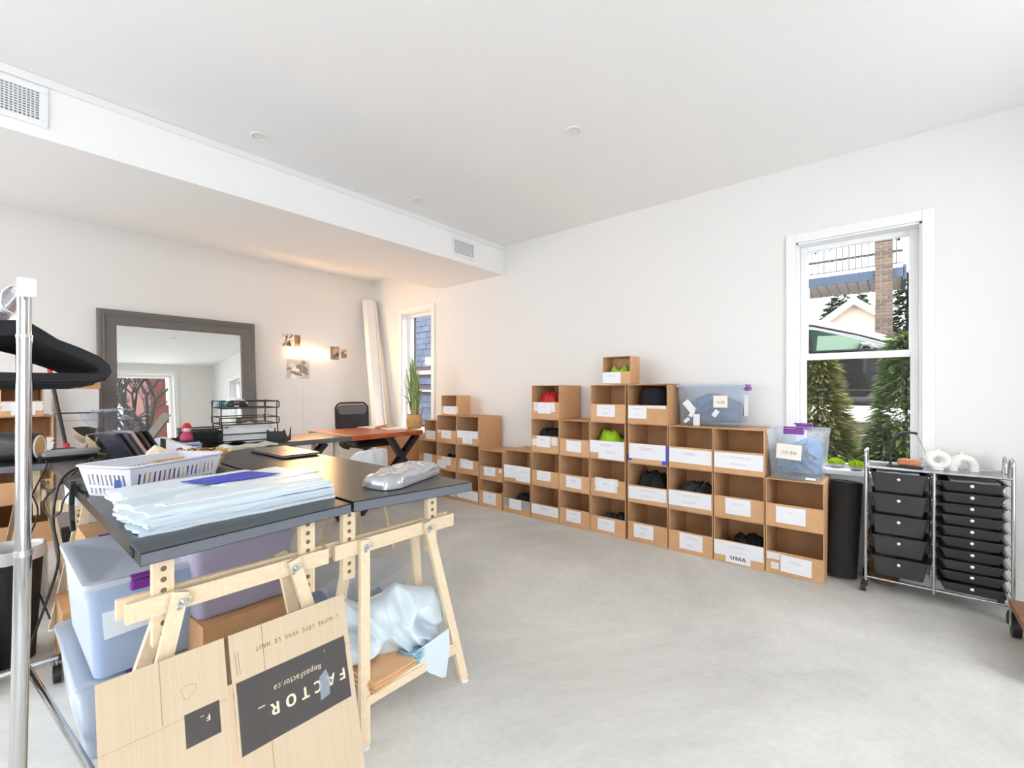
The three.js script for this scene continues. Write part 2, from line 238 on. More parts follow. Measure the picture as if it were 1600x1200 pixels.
{ // window in the left wall, out of the picture: it lights the back wall and the bins from the left
  const g = new THREE.Group(); g.name = 'window_5'; g.userData.kind = 'structure'; scene.add(g); const [z0, z1, y0, y1] = LW, w = 0.06, xa = XL - 0.14, xb = XL - 0.08;
  obj('frame', [box(xa, xb, y0, y1, z0, z0 + w), box(xa, xb, y0, y1, z1 - w, z1), box(xa, xb, y1 - w, y1, z0 + w, z1 - w), box(xa, xb, y0, y0 + w, z0 + w, z1 - w), box(xa, xb, y0 + w, y1 - w, (z0 + z1) / 2 - w / 2, (z0 + z1) / 2 + w / 2)], M.vinyl, g);
  obj('casing', [box(XL, XL + 0.018, y0 - 0.07, y1 + 0.07, z0 - 0.07, z0), box(XL, XL + 0.018, y0 - 0.07, y1 + 0.07, z1, z1 + 0.07), box(XL, XL + 0.018, y1, y1 + 0.07, z0, z1), box(XL, XL + 0.018, y0 - 0.07, y0, z0, z1)], M.trim, g);
  obj('pane', box(xa + 0.03, xa + 0.032, y0 + w, y1 - w, z0 + w, (z0 + z1) / 2 - w / 2), M.glass, g); obj('pane', box(xa + 0.03, xa + 0.032, y0 + w, y1 - w, (z0 + z1) / 2 + w / 2, z1 - w), M.glass, g);
  struct('ground_left', box(-40, XL - 0.2, -0.4, -0.1, -40, ZF + 0.2), M.snow);
  const cl = std({ color: new THREE.Color(0.07, 0.075, 0.08), roughness: 0.8 });   // outer cladding of this building on the alley side
  struct('outer_cladding', T(ext([[-ZF - 0.2, 0.3], [-ZA + 0.2, 0.3], [-ZA + 0.2, 6.2], [-ZF - 0.2, 6.2]], 0.05, 0, WIN.map(([a, b]) => hole(a, b, WY0, WY1))), 4.101, 0, 0, 0, Math.PI / 2), cl);
  struct('upper_storey', box(XL - 0.2, 4.1, HC + 0.2, 6.2, ZA - 0.2, ZF + 0.2), cl);
}
// recessed ceiling lights, switched off: trim ring and lens
const lampLens = std({ color: new THREE.Color(0.8, 0.8, 0.78), roughness: 0.25 });
[[1.173, -3.13, 'recessed ceiling light nearest the large vent in the ceiling beam'], [2.43, -1.547, 'recessed ceiling light out alone in the middle of the white ceiling'], [2.45, -3.14, 'recessed ceiling light close to the beam above the small vent'], [0.55, -1.4, 'recessed ceiling light seen only in the leaning mirror']].forEach(([x, z, l]) => {
  const t = thing('ceiling_light', l, 'ceiling light', [x, HC, z], 0, 'recessed ceiling lights');
  obj('trim_ring', T(lathe([[0.038, -0.004], [0.04, -0.009], [0.047, -0.009], [0.052, -0.003], [0.052, -0.0003], [0.038, -0.0003]].map(p => p)), 0, 0, 0), M.trim, t);
  obj('lens', cyl(0.037, 0.037, 0.005, 0, -0.0035, 0, 32), lampLens, t);
});
function vent(x0, x1, y0, y1, pad, nx, ny, label) {
  const t = thing('air_vent', label, 'air vent', [(x0 + x1) / 2, (y0 + y1) / 2, -3.42], 0), w = x1 - x0, h = y1 - y0, p = pad;
  obj('face_plate', [bx(w + 2 * p, p, 0.01, 0, h / 2 + p / 2, 0.0052, 0.003), bx(w + 2 * p, p, 0.01, 0, -h / 2 - p / 2, 0.0052, 0.003), bx(p, h, 0.01, -w / 2 - p / 2, 0, 0.0052, 0.002), bx(p, h, 0.01, w / 2 + p / 2, 0, 0.0052, 0.002)], M.vinyl, t);
  obj('duct_backing', bx(w, h, 0.001, 0, 0, 0.0008), M.grayPlastic, t);
  const hs = ready(bx(w, h / ny * 0.36, 0.003, 0, 0, 0)), vs = ready(bx(w / nx * 0.36, h, 0.003, 0, 0, 0));
  for (let i = 1; i < ny; i++) obj('slat', hs, M.vinyl, t).position.set(0, -h / 2 + h * i / ny, 0.0085);
  for (let i = 1; i < nx; i++) obj('slat', vs, M.vinyl, t).position.set(-w / 2 + w * i / nx, 0, 0.005);
}
vent(-0.13, 0.203, 2.664, 2.806, 0.034, 22, 11, 'large white grid air vent at the near end of the beam');
vent(3.13, 3.4, 2.655, 2.785, 0.03, 14, 9, 'small white louvred air vent on the beam beside the window wall');

// ------------------------------------------------------------ outside the side windows
const out = { asphalt: std({ color: new THREE.Color(0.2, 0.2, 0.2), roughness: 0.9 }), soil: std({ color: new THREE.Color(0.04, 0.032, 0.024), roughness: 1 }), stone: std({ map: texConcrete, color: new THREE.Color(0.62, 0.5, 0.42), roughness: 0.9 }), brick: [[0.2, 0.135, 0.1], [0.17, 0.112, 0.085], [0.225, 0.155, 0.12], [0.145, 0.105, 0.088]].map(c => std({ map: texConcrete, color: new THREE.Color(...c), roughness: 0.9 })), mortar: std({ color: new THREE.Color(0.32, 0.28, 0.25), roughness: 0.95 }), blueTrim: std({ color: new THREE.Color(0.035, 0.06, 0.1), roughness: 0.6 }), soffit: std({ color: new THREE.Color(0.5, 0.45, 0.42), roughness: 0.7 }), cream: std({ color: new THREE.Color(0.55, 0.43, 0.35), roughness: 0.85 }), carBlack: phy({ color: new THREE.Color(0.008, 0.008, 0.009), roughness: 0.22, clearcoat: 1, clearcoatRoughness: 0.04 }), rubber: std({ color: new THREE.Color(0.05, 0.05, 0.055), roughness: 0.7 }), carGlass: phy({ color: new THREE.Color(0.03, 0.06, 0.055), roughness: 0.04, metalness: 0.1, clearcoat: 1, clearcoatRoughness: 0.02 }), seat: std({ color: new THREE.Color(0.2, 0.3, 0.22), roughness: 0.5 }), fence: std({ color: new THREE.Color(0.02, 0.02, 0.022), roughness: 0.6 }), bark: std({ color: new THREE.Color(0.025, 0.021, 0.019), roughness: 0.95 }), redBrick: std({ color: new THREE.Color(0.1, 0.026, 0.018), roughness: 0.9 }), fir: std({ color: new THREE.Color(0.035, 0.06, 0.025), roughness: 0.9 }), shingle: [[0.065, 0.083, 0.122], [0.055, 0.072, 0.11], [0.075, 0.094, 0.135]].map(c => std({ color: new THREE.Color(...c), roughness: 0.85 })), plum: std({ color: new THREE.Color(0.045, 0.03, 0.042), roughness: 0.8 }) };
struct('ground_side', box(4.1, 40, -0.3, 0.3, -30, 12), out.soil);
tag(obj('driveway', box(7.1, 11.5, 0.301, 0.8, -6, 6), out.asphalt), 'snowy driveway behind the stone retaining wall', 'driveway');
{
  const t = thing('retaining_wall', 'low stone retaining wall with snow cap beneath the parked car', 'garden wall', [6.8, 0.3, 0]);
  const g = [0, 1, 2].map(k => ready(bx(0.17, 0.135, 0.37 + 0.02 * k, 0, 0, 0, 0.015)));
  for (let r = 0; r < 4; r++) for (let i = -6; i < 5; i++) { const o = obj('stone', g[(i * i + r) % 3], out.stone, t); o.position.set(0.09 + rr(-0.008, 0.008), 0.07 + r * 0.14, i * 0.4 + (r % 2) * 0.2); }
  const s = obj('snow_cap', T(cushion([[-0.3, -2.4], [0.25, -2.4], [0.25, 2.0], [-0.12, 2.0], [-0.1, 0.5], [-0.16, -1]], 0.17, { n: 60, fold: 0.35, freq: 3, back: 0.02, p: 6 }), 0.1, 0.562, 0, -Math.PI / 2), M.snow, t); s.scale.z = -1;
}
{
  const t = thing('garden_fence', 'low black garden fence board with one pale post outside the window', 'fence', [6.3, 0.3, -0.3]);
  obj('board', [bx(0.03, 0.4, 4, 0, 0.2, 0, 0.004)], out.fence, t); obj('post', bx(0.03, 0.42, 0.025, -0.04, 0.21, 0.02, 0.004), out.stone, t);
}
{ // parked car, side towards the window; front to the right (+z)
  const t = thing('car', 'black parked car with snow on its roof outside the right window', 'car', [9.0, 0.8, 0]);
  const low = [[-3.3, 0.35], [-3.2, 0.85], [-3.0, 1.03], [-1, 1.06], [0.1, 1.03], [0.95, 0.92], [1.35, 0.75], [1.45, 0.3], [1.3, 0.2]];
  const arch = []; for (let k = 0; k <= 12; k++) { const a = k / 12 * Math.PI; arch.push([0.42 + 0.4 * Math.cos(a), 0.2 + 0.42 * Math.sin(a)]); }
  const arch2 = arch.map(([z, y]) => [z - 2.85, y]);
  const ol = [...low, ...arch, ...arch2].map(([z, y]) => [-z, y]);
  obj('body', T(ext(ol, 1.75, 0.06), 0, 0, 0, 0, Math.PI / 2), out.carBlack, t);
  const cab = [[-3.0, 1.04], [-2.5, 1.46], [-1.7, 1.58], [-1.05, 1.52], [-0.45, 1.33], [0.28, 1.03]].map(([z, y]) => [-z, y]);
  obj('cabin', T(ext(cab, 1.45, 0.08), 0.15, 0, 0, 0, Math.PI / 2), out.carBlack, t);
  const win = [[-2.6, 1.09], [-2.3, 1.42], [-1.6, 1.5], [-1.0, 1.45], [-0.5, 1.28], [-0.02, 1.07]].map(([z, y]) => [-z, y]);
  const sw = obj('side_window', T(ext(win, 0.02, 0.005), 0.052, 0, 0, 0, Math.PI / 2), out.carGlass, t);
  obj('window_trim', tube([[0.045, 1.4, -2.3], [0.045, 1.505, -1.6], [0.045, 1.455, -1.0], [0.045, 1.285, -0.5], [0.045, 1.07, 0.0]], 0.011, 40, 6), M.chrome, sw);
  obj('pillar', T(ext([[1.12, 1.09], [1.02, 1.09], [1.06, 1.45], [1.16, 1.46]], 0.012), 0.036, 0, 0, 0, Math.PI / 2), M.blackMatte, sw);
  obj('seat_back', T(ext([[0.98, 1.1], [0.0, 1.1], [0.22, 1.2], [0.55, 1.33], [0.96, 1.345]], 0.006, 0.002), 0.04, 0, 0, 0, Math.PI / 2), out.seat, sw);
  obj('mirror', [T(cushion([[-0.17, -0.02], [-0.12, -0.08], [0.1, -0.07], [0.13, 0], [0.02, 0.1], [-0.12, 0.1]], 0.13, { fold: 0, back: 0.8 }), 0.0, 1.1, -0.28, 0, -Math.PI / 2), rod([0.1, 1.06, -0.24], [0.0, 1.07, -0.26], 0.025)], out.carBlack, t);
  obj('arch_trim', T(ext([...arch.map(([z, y]) => [-(0.42 + (z - 0.42) * 1.16), 0.2 + (y - 0.2) * 1.14]), ...arch.slice().reverse().map(([z, y]) => [-z, y])], 0.03, 0.006), -0.075, 0, 0, 0, Math.PI / 2), out.rubber, t);
  obj('sill_trim', bx(0.05, 0.07, 1.9, -0.055, 0.3, -1.0, 0.02), out.rubber, t); obj('door_crease', T(bx(0.02, 0.02, 1.6, -0.064, 0.44, -1.0, 0.008), 0, 0, 0), out.carBlack, t); obj('badge', bx(0.008, 0.025, 0.06, -0.065, 0.9, 0.0, 0.003), M.chrome, t);
  for (const z of [0.42, -2.43]) obj('wheel', cyl(0.33, 0.33, 0.2, 0.1, 0.33, z, 32, 0, 0, Math.PI / 2), out.rubber, t);
  obj('snow', [T(ext([[-3.02, 1.06], [-2.5, 1.62], [-1.7, 1.74], [-1.05, 1.67], [-0.45, 1.47], [0.3, 1.15], [0.95, 0.96], [0.3, 1.06], [-0.45, 1.36], [-1.05, 1.56], [-1.7, 1.63], [-2.5, 1.5]].map(([z, y]) => [-z, y]), 1.2, 0.03), 0.28, 0, 0, 0, Math.PI / 2)], M.snow, t);
}
{ // brick column, balcony and house across the way
  const t = thing('brick_column', 'tall brown brick column outside the right window', 'column', [11.7, 0.3, -0.14]);
  obj('core', box(0.01, 0.28, 0.5, 5.2, -0.135, 0.135), out.mortar, t);
  const bg = [ready(bx(0.1, 0.056, 0.175, 0, 0, 0, 0.004)), ready(bx(0.1, 0.056, 0.085, 0, 0, 0, 0.004))], side = ready(bx(0.175, 0.056, 0.1, 0, 0, 0, 0.004));
  for (let r = 0; r < 62; r++) { const y = 0.9 + r * 0.068, f = r % 2 ? 1 : -1; 
    const a = obj('brick', bg[0], out.brick[Math.floor(rnd() * 4)], t); a.position.set(0.045 + rr(-0.004, 0.004), y, f * 0.05); const b = obj('brick', bg[1], out.brick[Math.floor(rnd() * 4)], t); b.position.set(0.045 + rr(-0.004, 0.004), y, -f * 0.0955);
    const c = obj('brick', side, out.brick[Math.floor(rnd() * 4)], t); c.position.set(0.19, y, 0.092); }
  obj('plinth', [box(-0.06, 0.34, 0.3, 0.62, -0.19, 0.19, 0.02), box(-0.03, 0.31, 0.6, 0.88, -0.165, 0.165, 0.02)], out.brick[1], t);
  const b = thing('balcony', 'neighbouring balcony with blue edge board and thin white railing', 'balcony', [11.75, 3.49, -0.05]);
  obj('deck', box(0.03, 1.5, 0.03, 0.18, -3.4, 0.22), out.soffit, b); obj('edge_board', box(0, 0.03, 0.0, 0.19, -3.4, 0.2, 0.004), out.blueTrim, b); obj('edge_board', box(0.03, 1.5, -0.05, 0.24, 0.2, 0.26, 0.004), out.blueTrim, b);
  const pg = ready(bx(1.46, 0.03, 0.168, 0, 0, 0, 0.006)); for (let i = 0; i < 19; i++) obj('soffit_panel', pg, out.soffit, b).position.set(0.77, 0.013, 0.1 - i * 0.178);
  const rl = std({ color: new THREE.Color(0.09, 0.088, 0.085), roughness: 0.5 });
  const ba = ready(bx(0.022, 0.95, 0.022)); for (let i = 0; i < 30; i++) obj('baluster', ba, rl, b).position.set(0.05, 0.74, 0.1 - i * 0.108);
  obj('rail', box(0.04, 0.07, 0.5, 0.55, -3.4, 0.2), out.fence, b); obj('rail', box(0.035, 0.065, 0.27, 0.295, -3.4, 0.2), rl, b); obj('rail', box(0.035, 0.065, 1.22, 1.26, -3.4, 0.2), rl, b);
  const p = obj('post', box(0.02, 0.09, -3.18, 0.0, -1.42, -1.35), out.soffit, b); p.position.y = 0;
  const h = thing('garage_house', 'small cream gabled house with snowy roof edges seen through the right window', 'house', [20, 0.3, -1.05]);
  obj('gable_wall', T(ext([[-1.9, 0], [1.9, 0], [1.9, 2.5], [0, 4.0], [-1.9, 2.5]], 3), 0, 0, 0, 0, Math.PI / 2), out.cream, h);
  obj('ridge_cap', bx(0.23, 0.22, 0.22, -0.12, 4.1, 0, 0, Math.PI / 4), M.snow, h);
  for (const s of [1, -1]) obj('roof_edge', plank([-0.12, 4.13, s * -0.06], [-0.12, 2.4, s * 2.2], 0.2, 0.2, [0, 0, 1]), M.snow, h);
  obj('window', box(-0.03, 0.01, 1.35, 1.85, 0.55, 0.95), out.fence, h);
  obj('wall_lamp', [ball(0.1, -0.12, 2.65, 0.1, 10), box(-0.1, 0, 2.3, 2.6, 0.05, 0.2)], out.stone, h);
}
function cone3(h, r, n, len, mat, sd) { // conifer foliage: many drooping sprays round an axis
  const P = [], I = []; seed = sd;
  for (let i = 0; i < n; i++) {
    const f = Math.pow(rnd(), 0.8), y = h * f, R = r * (1 - f * 0.86) * Math.sqrt(rr(0.25, 1)), a = rr(0, 6.283), L = len * rr(0.6, 1.2), w = L * rr(0.09, 0.17), dr = rr(-0.35, 0.5);
    const d = V(Math.cos(a), dr, Math.sin(a)).normalize(), s = d.clone().cross(V(rr(-0.5, 0.5), 1, rr(-0.5, 0.5))).normalize(), c = V(Math.cos(a) * R, y, Math.sin(a) * R), k = P.length / 3;
    for (const [u, v] of [[0, 0], [0.45, 1], [1, 0], [0.45, -1]]) { const q = c.clone().addScaledVector(d, u * L).addScaledVector(s, v * w); q.y -= u * u * L * 0.2; P.push(q.x, q.y, q.z); }
    I.push(k, k + 1, k + 2, k, k + 2, k + 3);
  }
  const g = new THREE.BufferGeometry(); g.setAttribute('position', new THREE.Float32BufferAttribute(P, 3)); g.setIndex(I); g.computeVertexNormals(); return g;
}
const cedarA = phy({ color: new THREE.Color(0.3, 0.3, 0.06), roughness: 0.8, transmission: 0.3, thickness: 0, side: THREE.DoubleSide }), cedarB = phy({ color: new THREE.Color(0.16, 0.25, 0.045), roughness: 0.8, transmission: 0.3, thickness: 0, side: THREE.DoubleSide });
for (const [l, x, z, h, r, m, sd, n, len] of [['yellowish green cedar shrub at the left side of the right window', 5.4, -0.57, 1.3, 0.4, cedarA, 11, 3800, 0.13], ['bright green cedar shrub at the right side of the right window', 5.2, 0.09, 1.42, 0.34, cedarB, 12, 3800, 0.13], ['low dark cedar shrub in the middle beneath the car', 5.6, -0.45, 0.62, 0.35, cedarB, 13, 1300, 0.1], ['low cedar shrub behind the hooked lamp stand', 5.1, -0.05, 0.6, 0.35, cedarB, 14, 1300, 0.1]]) {
  const t = thing('cedar_shrub', l, 'shrub', [x, 0.3, z], 0);
  const f = obj('foliage', cone3(h, r, n, len, m, sd), m, t); f.userData.kind = 'stuff'; obj('trunk', cyl(0.006, 0.014, h * 0.9, 0, h * 0.45, 0, 8), out.bark, t);
}
for (const [l, x, z, h, r, sd, n, len] of [['dark spreading fir tree rising behind the cream gabled house', 31, -1.9, 6.1, 3.6, 21, 2600, 0.6], ['dark conifer at the right of the brick column', 15, 0.32, 3.9, 0.55, 22, 2200, 0.3]]) {
  const t = thing('conifer_tree', l, 'tree', [x, 0.3, z]); const f = obj('foliage', cone3(h, r, n, len, out.fir, sd), out.fir, t); f.userData.kind = 'stuff'; obj('trunk', cyl(0.05, 0.16, h * 0.95, 0, h * 0.47, 0, 8), out.bark, t);
}
{ // neighbour's shingled wall through the small window
  const t = thing('neighbour_house', 'blue grey shingled house wall seen through the far narrow window', 'house', [7.4, 0.3, -9]);
  obj('wall', box(0.05, 3, 0, 5, -4.5, 3), out.plum, t); obj('corner_board', box(-0.01, 0.06, 0, 5, -1.32, -1.12, 0.004), out.plum, t); obj('band_board', box(-0.03, 0.06, 1.34, 1.43, -1.1, 3, 0.004), M.grayPlastic, t); obj('band_board', box(-0.03, 0.06, 0.9, 0.95, -1.1, 3, 0.004), out.soffit, t);
  const sg = ready(bx(0.03, 0.155, 0.265, 0, 0, 0, 0.003, 0, 0, -0.09));
  seed = 5; for (let r = 0; r < 24; r++) for (let i = 0; i < 8; i++) { const y = 0.12 + r * 0.15; if ((y > 1.3 && y < 1.47) || (y > 0.85 && y < 1.03)) continue; const o = obj('shingle', sg, out.shingle[Math.floor(rnd() * 3)], t); o.position.set(0.03 + rr(0, 0.012), y + rr(-0.008, 0.008), -0.98 + (i + (r % 2) * 0.5) * 0.27); }
}
// ------------------------------------------------------------ across the street, seen in the mirror
struct('porch_roof', box(XL - 0.2, 4.1, 2.95, 3.09, ZF + 0.201, 2.75), M.trim);
struct('ground_front', box(-30, 40, -0.4, -0.1, ZF + 0.2, 60), M.snow);
{
  const t = thing('brick_building', 'red brick building across the street reflected in the mirror', 'building', [8.3, -0.1, 15]);
  obj('wall', box(-3, 9, 0, 5.7, 0, 6), out.redBrick, t);
  for (let i = 0; i < 5; i++) for (let k = 0; k < 2; k++) { const f = obj('window', box(-2.4 + i * 2.3, -1.3 + i * 2.3, 1.2 + k * 2.4, 2.7 + k * 2.4, -0.05, 0.02), M.trim, t); obj('pane', box(-2.3 + i * 2.3, -1.4 + i * 2.3, 1.3 + k * 2.4, 2.6 + k * 2.4, -0.06, -0.04), out.carGlass, f); }
  const u = thing('white_building', 'pale building behind bare trees reflected in the mirror', 'building', [-4, -0.1, 22]);
  obj('wall', box(-5, 6, 0, 2.9, 0, 6), out.stone, u); obj('roof', box(-5.3, 6.3, 2.9, 3.3, -0.3, 6.3), M.snow, u);
  for (let i = 0; i < 3; i++) obj('window', box(-4 + i * 3.4, -2.6 + i * 3.4, 1.0, 2.4, -0.05, 0.02), out.carGlass, u);
}
function bareTree(sd, h) {
  seed = sd; const gs = [];
  const grow = (p, d, L, r, k) => { const q = p.clone().addScaledVector(d, L); gs.push(T(new THREE.CylinderGeometry(r * 0.7, r, L, 5, 1, true).applyQuaternion(new THREE.Quaternion().setFromUnitVectors(V(0, 1, 0), d)), (p.x + q.x) / 2, (p.y + q.y) / 2, (p.z + q.z) / 2)); if (k > 0) for (let i = 0; i < (k > 3 ? 3 : 3); i++) grow(q, d.clone().add(V(rr(-0.75, 0.75), rr(-0.1, 0.35), rr(-0.75, 0.75))).normalize(), L * rr(0.6, 0.85), r * 0.62, k - 1); };
  grow(V(0, 0, 0), V(0, 1, 0), h * 0.28, h * 0.02, 5); return gs;
}
for (const [l, x, z, h, sd] of [['bare branching tree before the red building in the mirror', 3.4, 8.5, 6, 31], ['bare tree at the left of the mirror reflection', 1.2, 7.5, 5.4, 32], ['tall bare tree further back in the mirror reflection', 2.9, 11.5, 8, 33], ['bare tree just left of the red building in the mirror', 4.6, 12, 7.5, 34], ['low bare tree in the middle of the mirror reflection', 2.5, 6.5, 4.6, 35]]) {
  const t = thing('bare_tree', l, 'tree', [x, -0.1, z]); const gs = bareTree(sd, h); obj('trunk', gs[0], out.bark, t); obj('branches', gs.slice(1), out.bark, t);
}
for (const [l, x, z, r] of [['round dark evergreen bush in the mirror reflection', 3.6, 13, 1.5]]) { const t = thing('evergreen_bush', l, 'shrub', [x, -0.1, z]); const f = obj('foliage', cone3(4.2, r, 2200, 0.3, out.fir, 41), out.fir, t); f.userData.kind = 'stuff'; obj('trunk', cyl(0.05, 0.09, 3.9, 0, 1.95, 0, 8), out.bark, t); }
// ------------------------------------------------------------ cardboard bins along the window wall
seed = 100;
const panelCache = new Map();
const panel = (w, h, d) => { const k = [w, h, d].map(v => v.toFixed(3)).join(); if (!panelCache.has(k)) panelCache.set(k, ready(bx(w, h, d, 0, 0, 0, 0.0012))); return panelCache.get(k); };
const scrapMat = std({ color: new THREE.Color(0.78, 0.76, 0.72), roughness: 0.8 });
const tornPaper = (w, h, sd) => { // a sheet with ragged, partly torn edges
  const pts = []; for (let i = 0; i < 28; i++) { const s = i / 28 * 4, k = Math.floor(s), f = s - k; const q = [[-1 + 2 * f, -1], [1, -1 + 2 * f], [1 - 2 * f, 1], [-1, 1 - 2 * f]][k]; const j = 1 + 0.16 * N(i * 1.7, sd, 2); pts.push([q[0] * w / 2 * j, q[1] * h / 2 * j]); } return ext(pts, 0.001);
};
function makeBin(name, label, category, p, turn, W, H, D, lip, papers, group, o = {}) {
  const t = thing(name, label, category, p, turn, group), m = o.mat || cardTone[Math.floor(rnd() * 4)], k = 0.005;
  const put = (n, g, x, y, z, mm = m) => { const q = obj(n, g, mm, t); q.position.set(x, y, z); return q; };
  const L = H * lip;
  put('bottom_panel', panel(W - 2 * k, k, D - 2 * k), 0, k / 2 + 0.0006, 0);
  put('back_panel', panel(W - 2 * k, H - k * 2, k), 0, H / 2, -D / 2 + k / 2);
  if (o.slant) { const s = ready(ext([[-D / 2, 0.001], [D / 2, 0.001], [D / 2, L], [D / 2 - o.slant, H - 0.002], [-D / 2, H - 0.002]], k)); for (const x of [-W / 2, W / 2 - k]) { const q = put('side_panel', s, x, 0, 0); q.rotation.y = -Math.PI / 2; q.position.x = x + k; } }
  else { for (const s of [-1, 1]) put('side_panel', panel(k, H - 0.001, D), s * (W / 2 - k / 2), H / 2, 0); put('top_panel', panel(W - 2 * k, k, D - 0.004), 0, H - k / 2 - 0.0006, -0.002); }
  put('front_panel', panel(W - 2 * k, L, k), 0, L / 2 + 0.0008, D / 2 - k / 2);
  if (o.flap) { const f = put('flap', panel(W * 0.96, 0.004, o.flap), 0, H + 0.003, D / 2 - o.flap / 2 - 0.002); f.rotation.z = 0.01; }
  const z = D / 2 + 0.0008;
  if (o.band) put('tape_band', panel(W - 2 * k, H * 0.2, 0.001), 0, H * 0.33, z - 0.0002, o.bandMat);
  papers.forEach((q, i) => {
    const [a, b, c, d, kind] = q, w = (c - a) * W, h = (d - b) * H, x = (a + c) / 2 * W - W / 2, y = (b + d) / 2 * H, zz = z + i * 0.0013;
    if (kind === 't') put('torn_paper', ready(tornPaper(w, h, x * 9 + p[2] * 3)), x, y, zz - 0.0005, scrapMat);
    else if (kind === 'b') put('blue_tape', panel(w, h, 0.001), x, y, zz, M.printBlue);
    else { const s = put('paper_label', ready(sheet(w, h)), x, y, zz, kind === 'u' ? M.umaLabel : labelMats[Math.floor(rnd() * 4)]); s.rotation.z = rr(-0.02, 0.02); }
  });
  return t;
}
const BD = 0.385, BX = 3.49 + BD / 2, RH = 0.3225, LH = 0.317;
const nth = ['bottom', 'second', 'third', 'fourth', 'fifth'];
const stackName = ['first stack from left', 'second stack from left', 'third stack from left', 'fourth stack from left', 'fifth stack from left', 'sixth stack from left', 'sixth stack from right', 'fifth stack from right', 'fourth stack from right', 'third stack from right', 'second stack from right', 'rightmost stack'];
const Z = [[-4.455, -4.122], [-4.117, -3.78], [-3.772, -3.43], [-3.415, -3.082], [-3.068, -2.716], [-2.702, -2.38], [-2.373, -2.053], [-2.046, -1.712], [-1.688, -1.352], [-1.343, -1.014], [-1.008, -0.676], [-0.669, -0.337]];
const R0 = [0, 1, 2, 3].map(i => i * (RH + 0.0008)), L0 = [0, 1, 2].map(i => i * (LH + 0.0008));
// stack, row, look, lip, papers [u0, v0, u1, v1, kind]
const BINS = [
  [0, 0, 'a plain front', 0.48, []], [0, 1, 'a ragged torn white label', 0.5, [[0.28, 0.2, 0.76, 0.52, 't'], [0.34, 0.22, 0.68, 0.5]]],
  [1, 0, 'a wide blank white sheet', 0.45, [[0.02, 0.12, 0.98, 0.42]]], [1, 1, 'two overlapping white labels', 0.5, [[0.05, 0.06, 0.5, 0.36], [0.27, 0.2, 0.75, 0.5]]], [1, 2, 'a small square white label', 0.46, [[0.24, 0.16, 0.74, 0.45], [0.05, 0.36, 0.2, 0.45, 't']]],
  [2, 0, 'a wide blank white sheet', 0.45, [[0, 0.12, 0.98, 0.42]]], [2, 1, 'a white label with a torn corner', 0.48, [[0.14, 0.18, 0.5, 0.5, 't'], [0.26, 0.18, 0.74, 0.47]]], [2, 2, 'a stepped patch of white sheets', 0.5, [[0.02, 0.24, 0.98, 0.5], [0.28, 0.05, 0.74, 0.3]]],
  [3, 1, 'a square white label', 0.47, [[0.2, 0.16, 0.7, 0.45], [0.86, 0.32, 0.98, 0.44, 't']]],
  [4, 0, 'a dark grey band under its label', 0.46, [[0.24, 0.14, 0.68, 0.46]]], [4, 1, 'two tall white sheets side by side', 0.52, [[0.01, 0.12, 0.46, 0.52], [0.47, 0.05, 0.99, 0.52]]],
  [5, 0, 'a wide white label across its front', 0.46, [[0.01, 0.16, 0.98, 0.44]]], [5, 1, 'a square white label', 0.46, [[0.2, 0.17, 0.7, 0.45]]], [5, 2, 'a label and torn scrap', 0.5, [[0.04, 0.2, 0.2, 0.4, 't'], [0.2, 0.17, 0.7, 0.49], [0.74, 0.24, 0.95, 0.48, 't']]], [5, 3, 'red clothing and a torn label', 0.5, [[0.08, 0.22, 0.86, 0.49, 't'], [0.24, 0.16, 0.72, 0.47]]],
  [6, 0, 'a small white label', 0.5, [[0.24, 0.14, 0.72, 0.46]]], [6, 1, 'a white label right of centre', 0.46, [[0.24, 0.1, 0.75, 0.42]]], [6, 2, 'a tall white label', 0.47, [[0.24, 0.12, 0.73, 0.43]]],
  [7, 0, 'a low square white label', 0.46, [[0.22, 0.1, 0.7, 0.41]]], [7, 1, 'a ragged white label', 0.47, [[0.14, 0.14, 0.78, 0.5, 't'], [0.2, 0.15, 0.7, 0.46]]], [7, 2, 'lime clothing behind two white sheets', 0.5, [[0, 0.18, 0.98, 0.5], [0.26, 0.02, 0.98, 0.3]]], [7, 3, 'one white label near the top', 0.48, [[0.19, 0.15, 0.71, 0.46]]],
  [8, 0, 'a small white label left of centre', 0.5, [[0.16, 0.12, 0.66, 0.46]]], [8, 1, 'black clothing above a long label', 0.44, [[0.02, 0.1, 0.97, 0.41]]], [8, 2, 'a white sheet and blue tape corners', 0.5, [[0.86, 0.02, 1, 0.5, 'b'], [0.0, 0.06, 0.1, 0.2, 'b'], [0.03, 0.12, 0.95, 0.5]]], [8, 3, 'black fabric and a half width label', 0.48, [[0.02, 0.14, 0.49, 0.46], [0.5, 0.4, 0.96, 0.47, 't']]],
  [9, 0, 'a square white label', 0.5, [[0.26, 0.1, 0.78, 0.47]]], [9, 1, 'dark grey clothing and wide label', 0.47, [[0.0, 0.1, 0.97, 0.45]]], [9, 2, 'a long white label across it', 0.5, [[0.01, 0.13, 0.97, 0.46]]],
  [10, 0, 'large handwritten letters on white paper', 0.5, [[0.01, 0.17, 0.98, 0.49], [0.25, 0.03, 0.74, 0.3, 'u']]], [10, 1, 'a large white label', 0.48, [[0.24, 0.1, 0.74, 0.45]]], [10, 2, 'a long white label across it', 0.5, [[0.02, 0.12, 0.98, 0.46]]],
  [11, 0, 'a white label beside torn scraps', 0.47, [[0.02, 0.3, 0.26, 0.44, 't'], [0.1, 0.1, 0.24, 0.24, 't'], [0.27, 0.08, 0.8, 0.42]]], [11, 1, 'clear tape over its right edge', 0.48, [[0.19, 0.1, 0.7, 0.44]]],
];
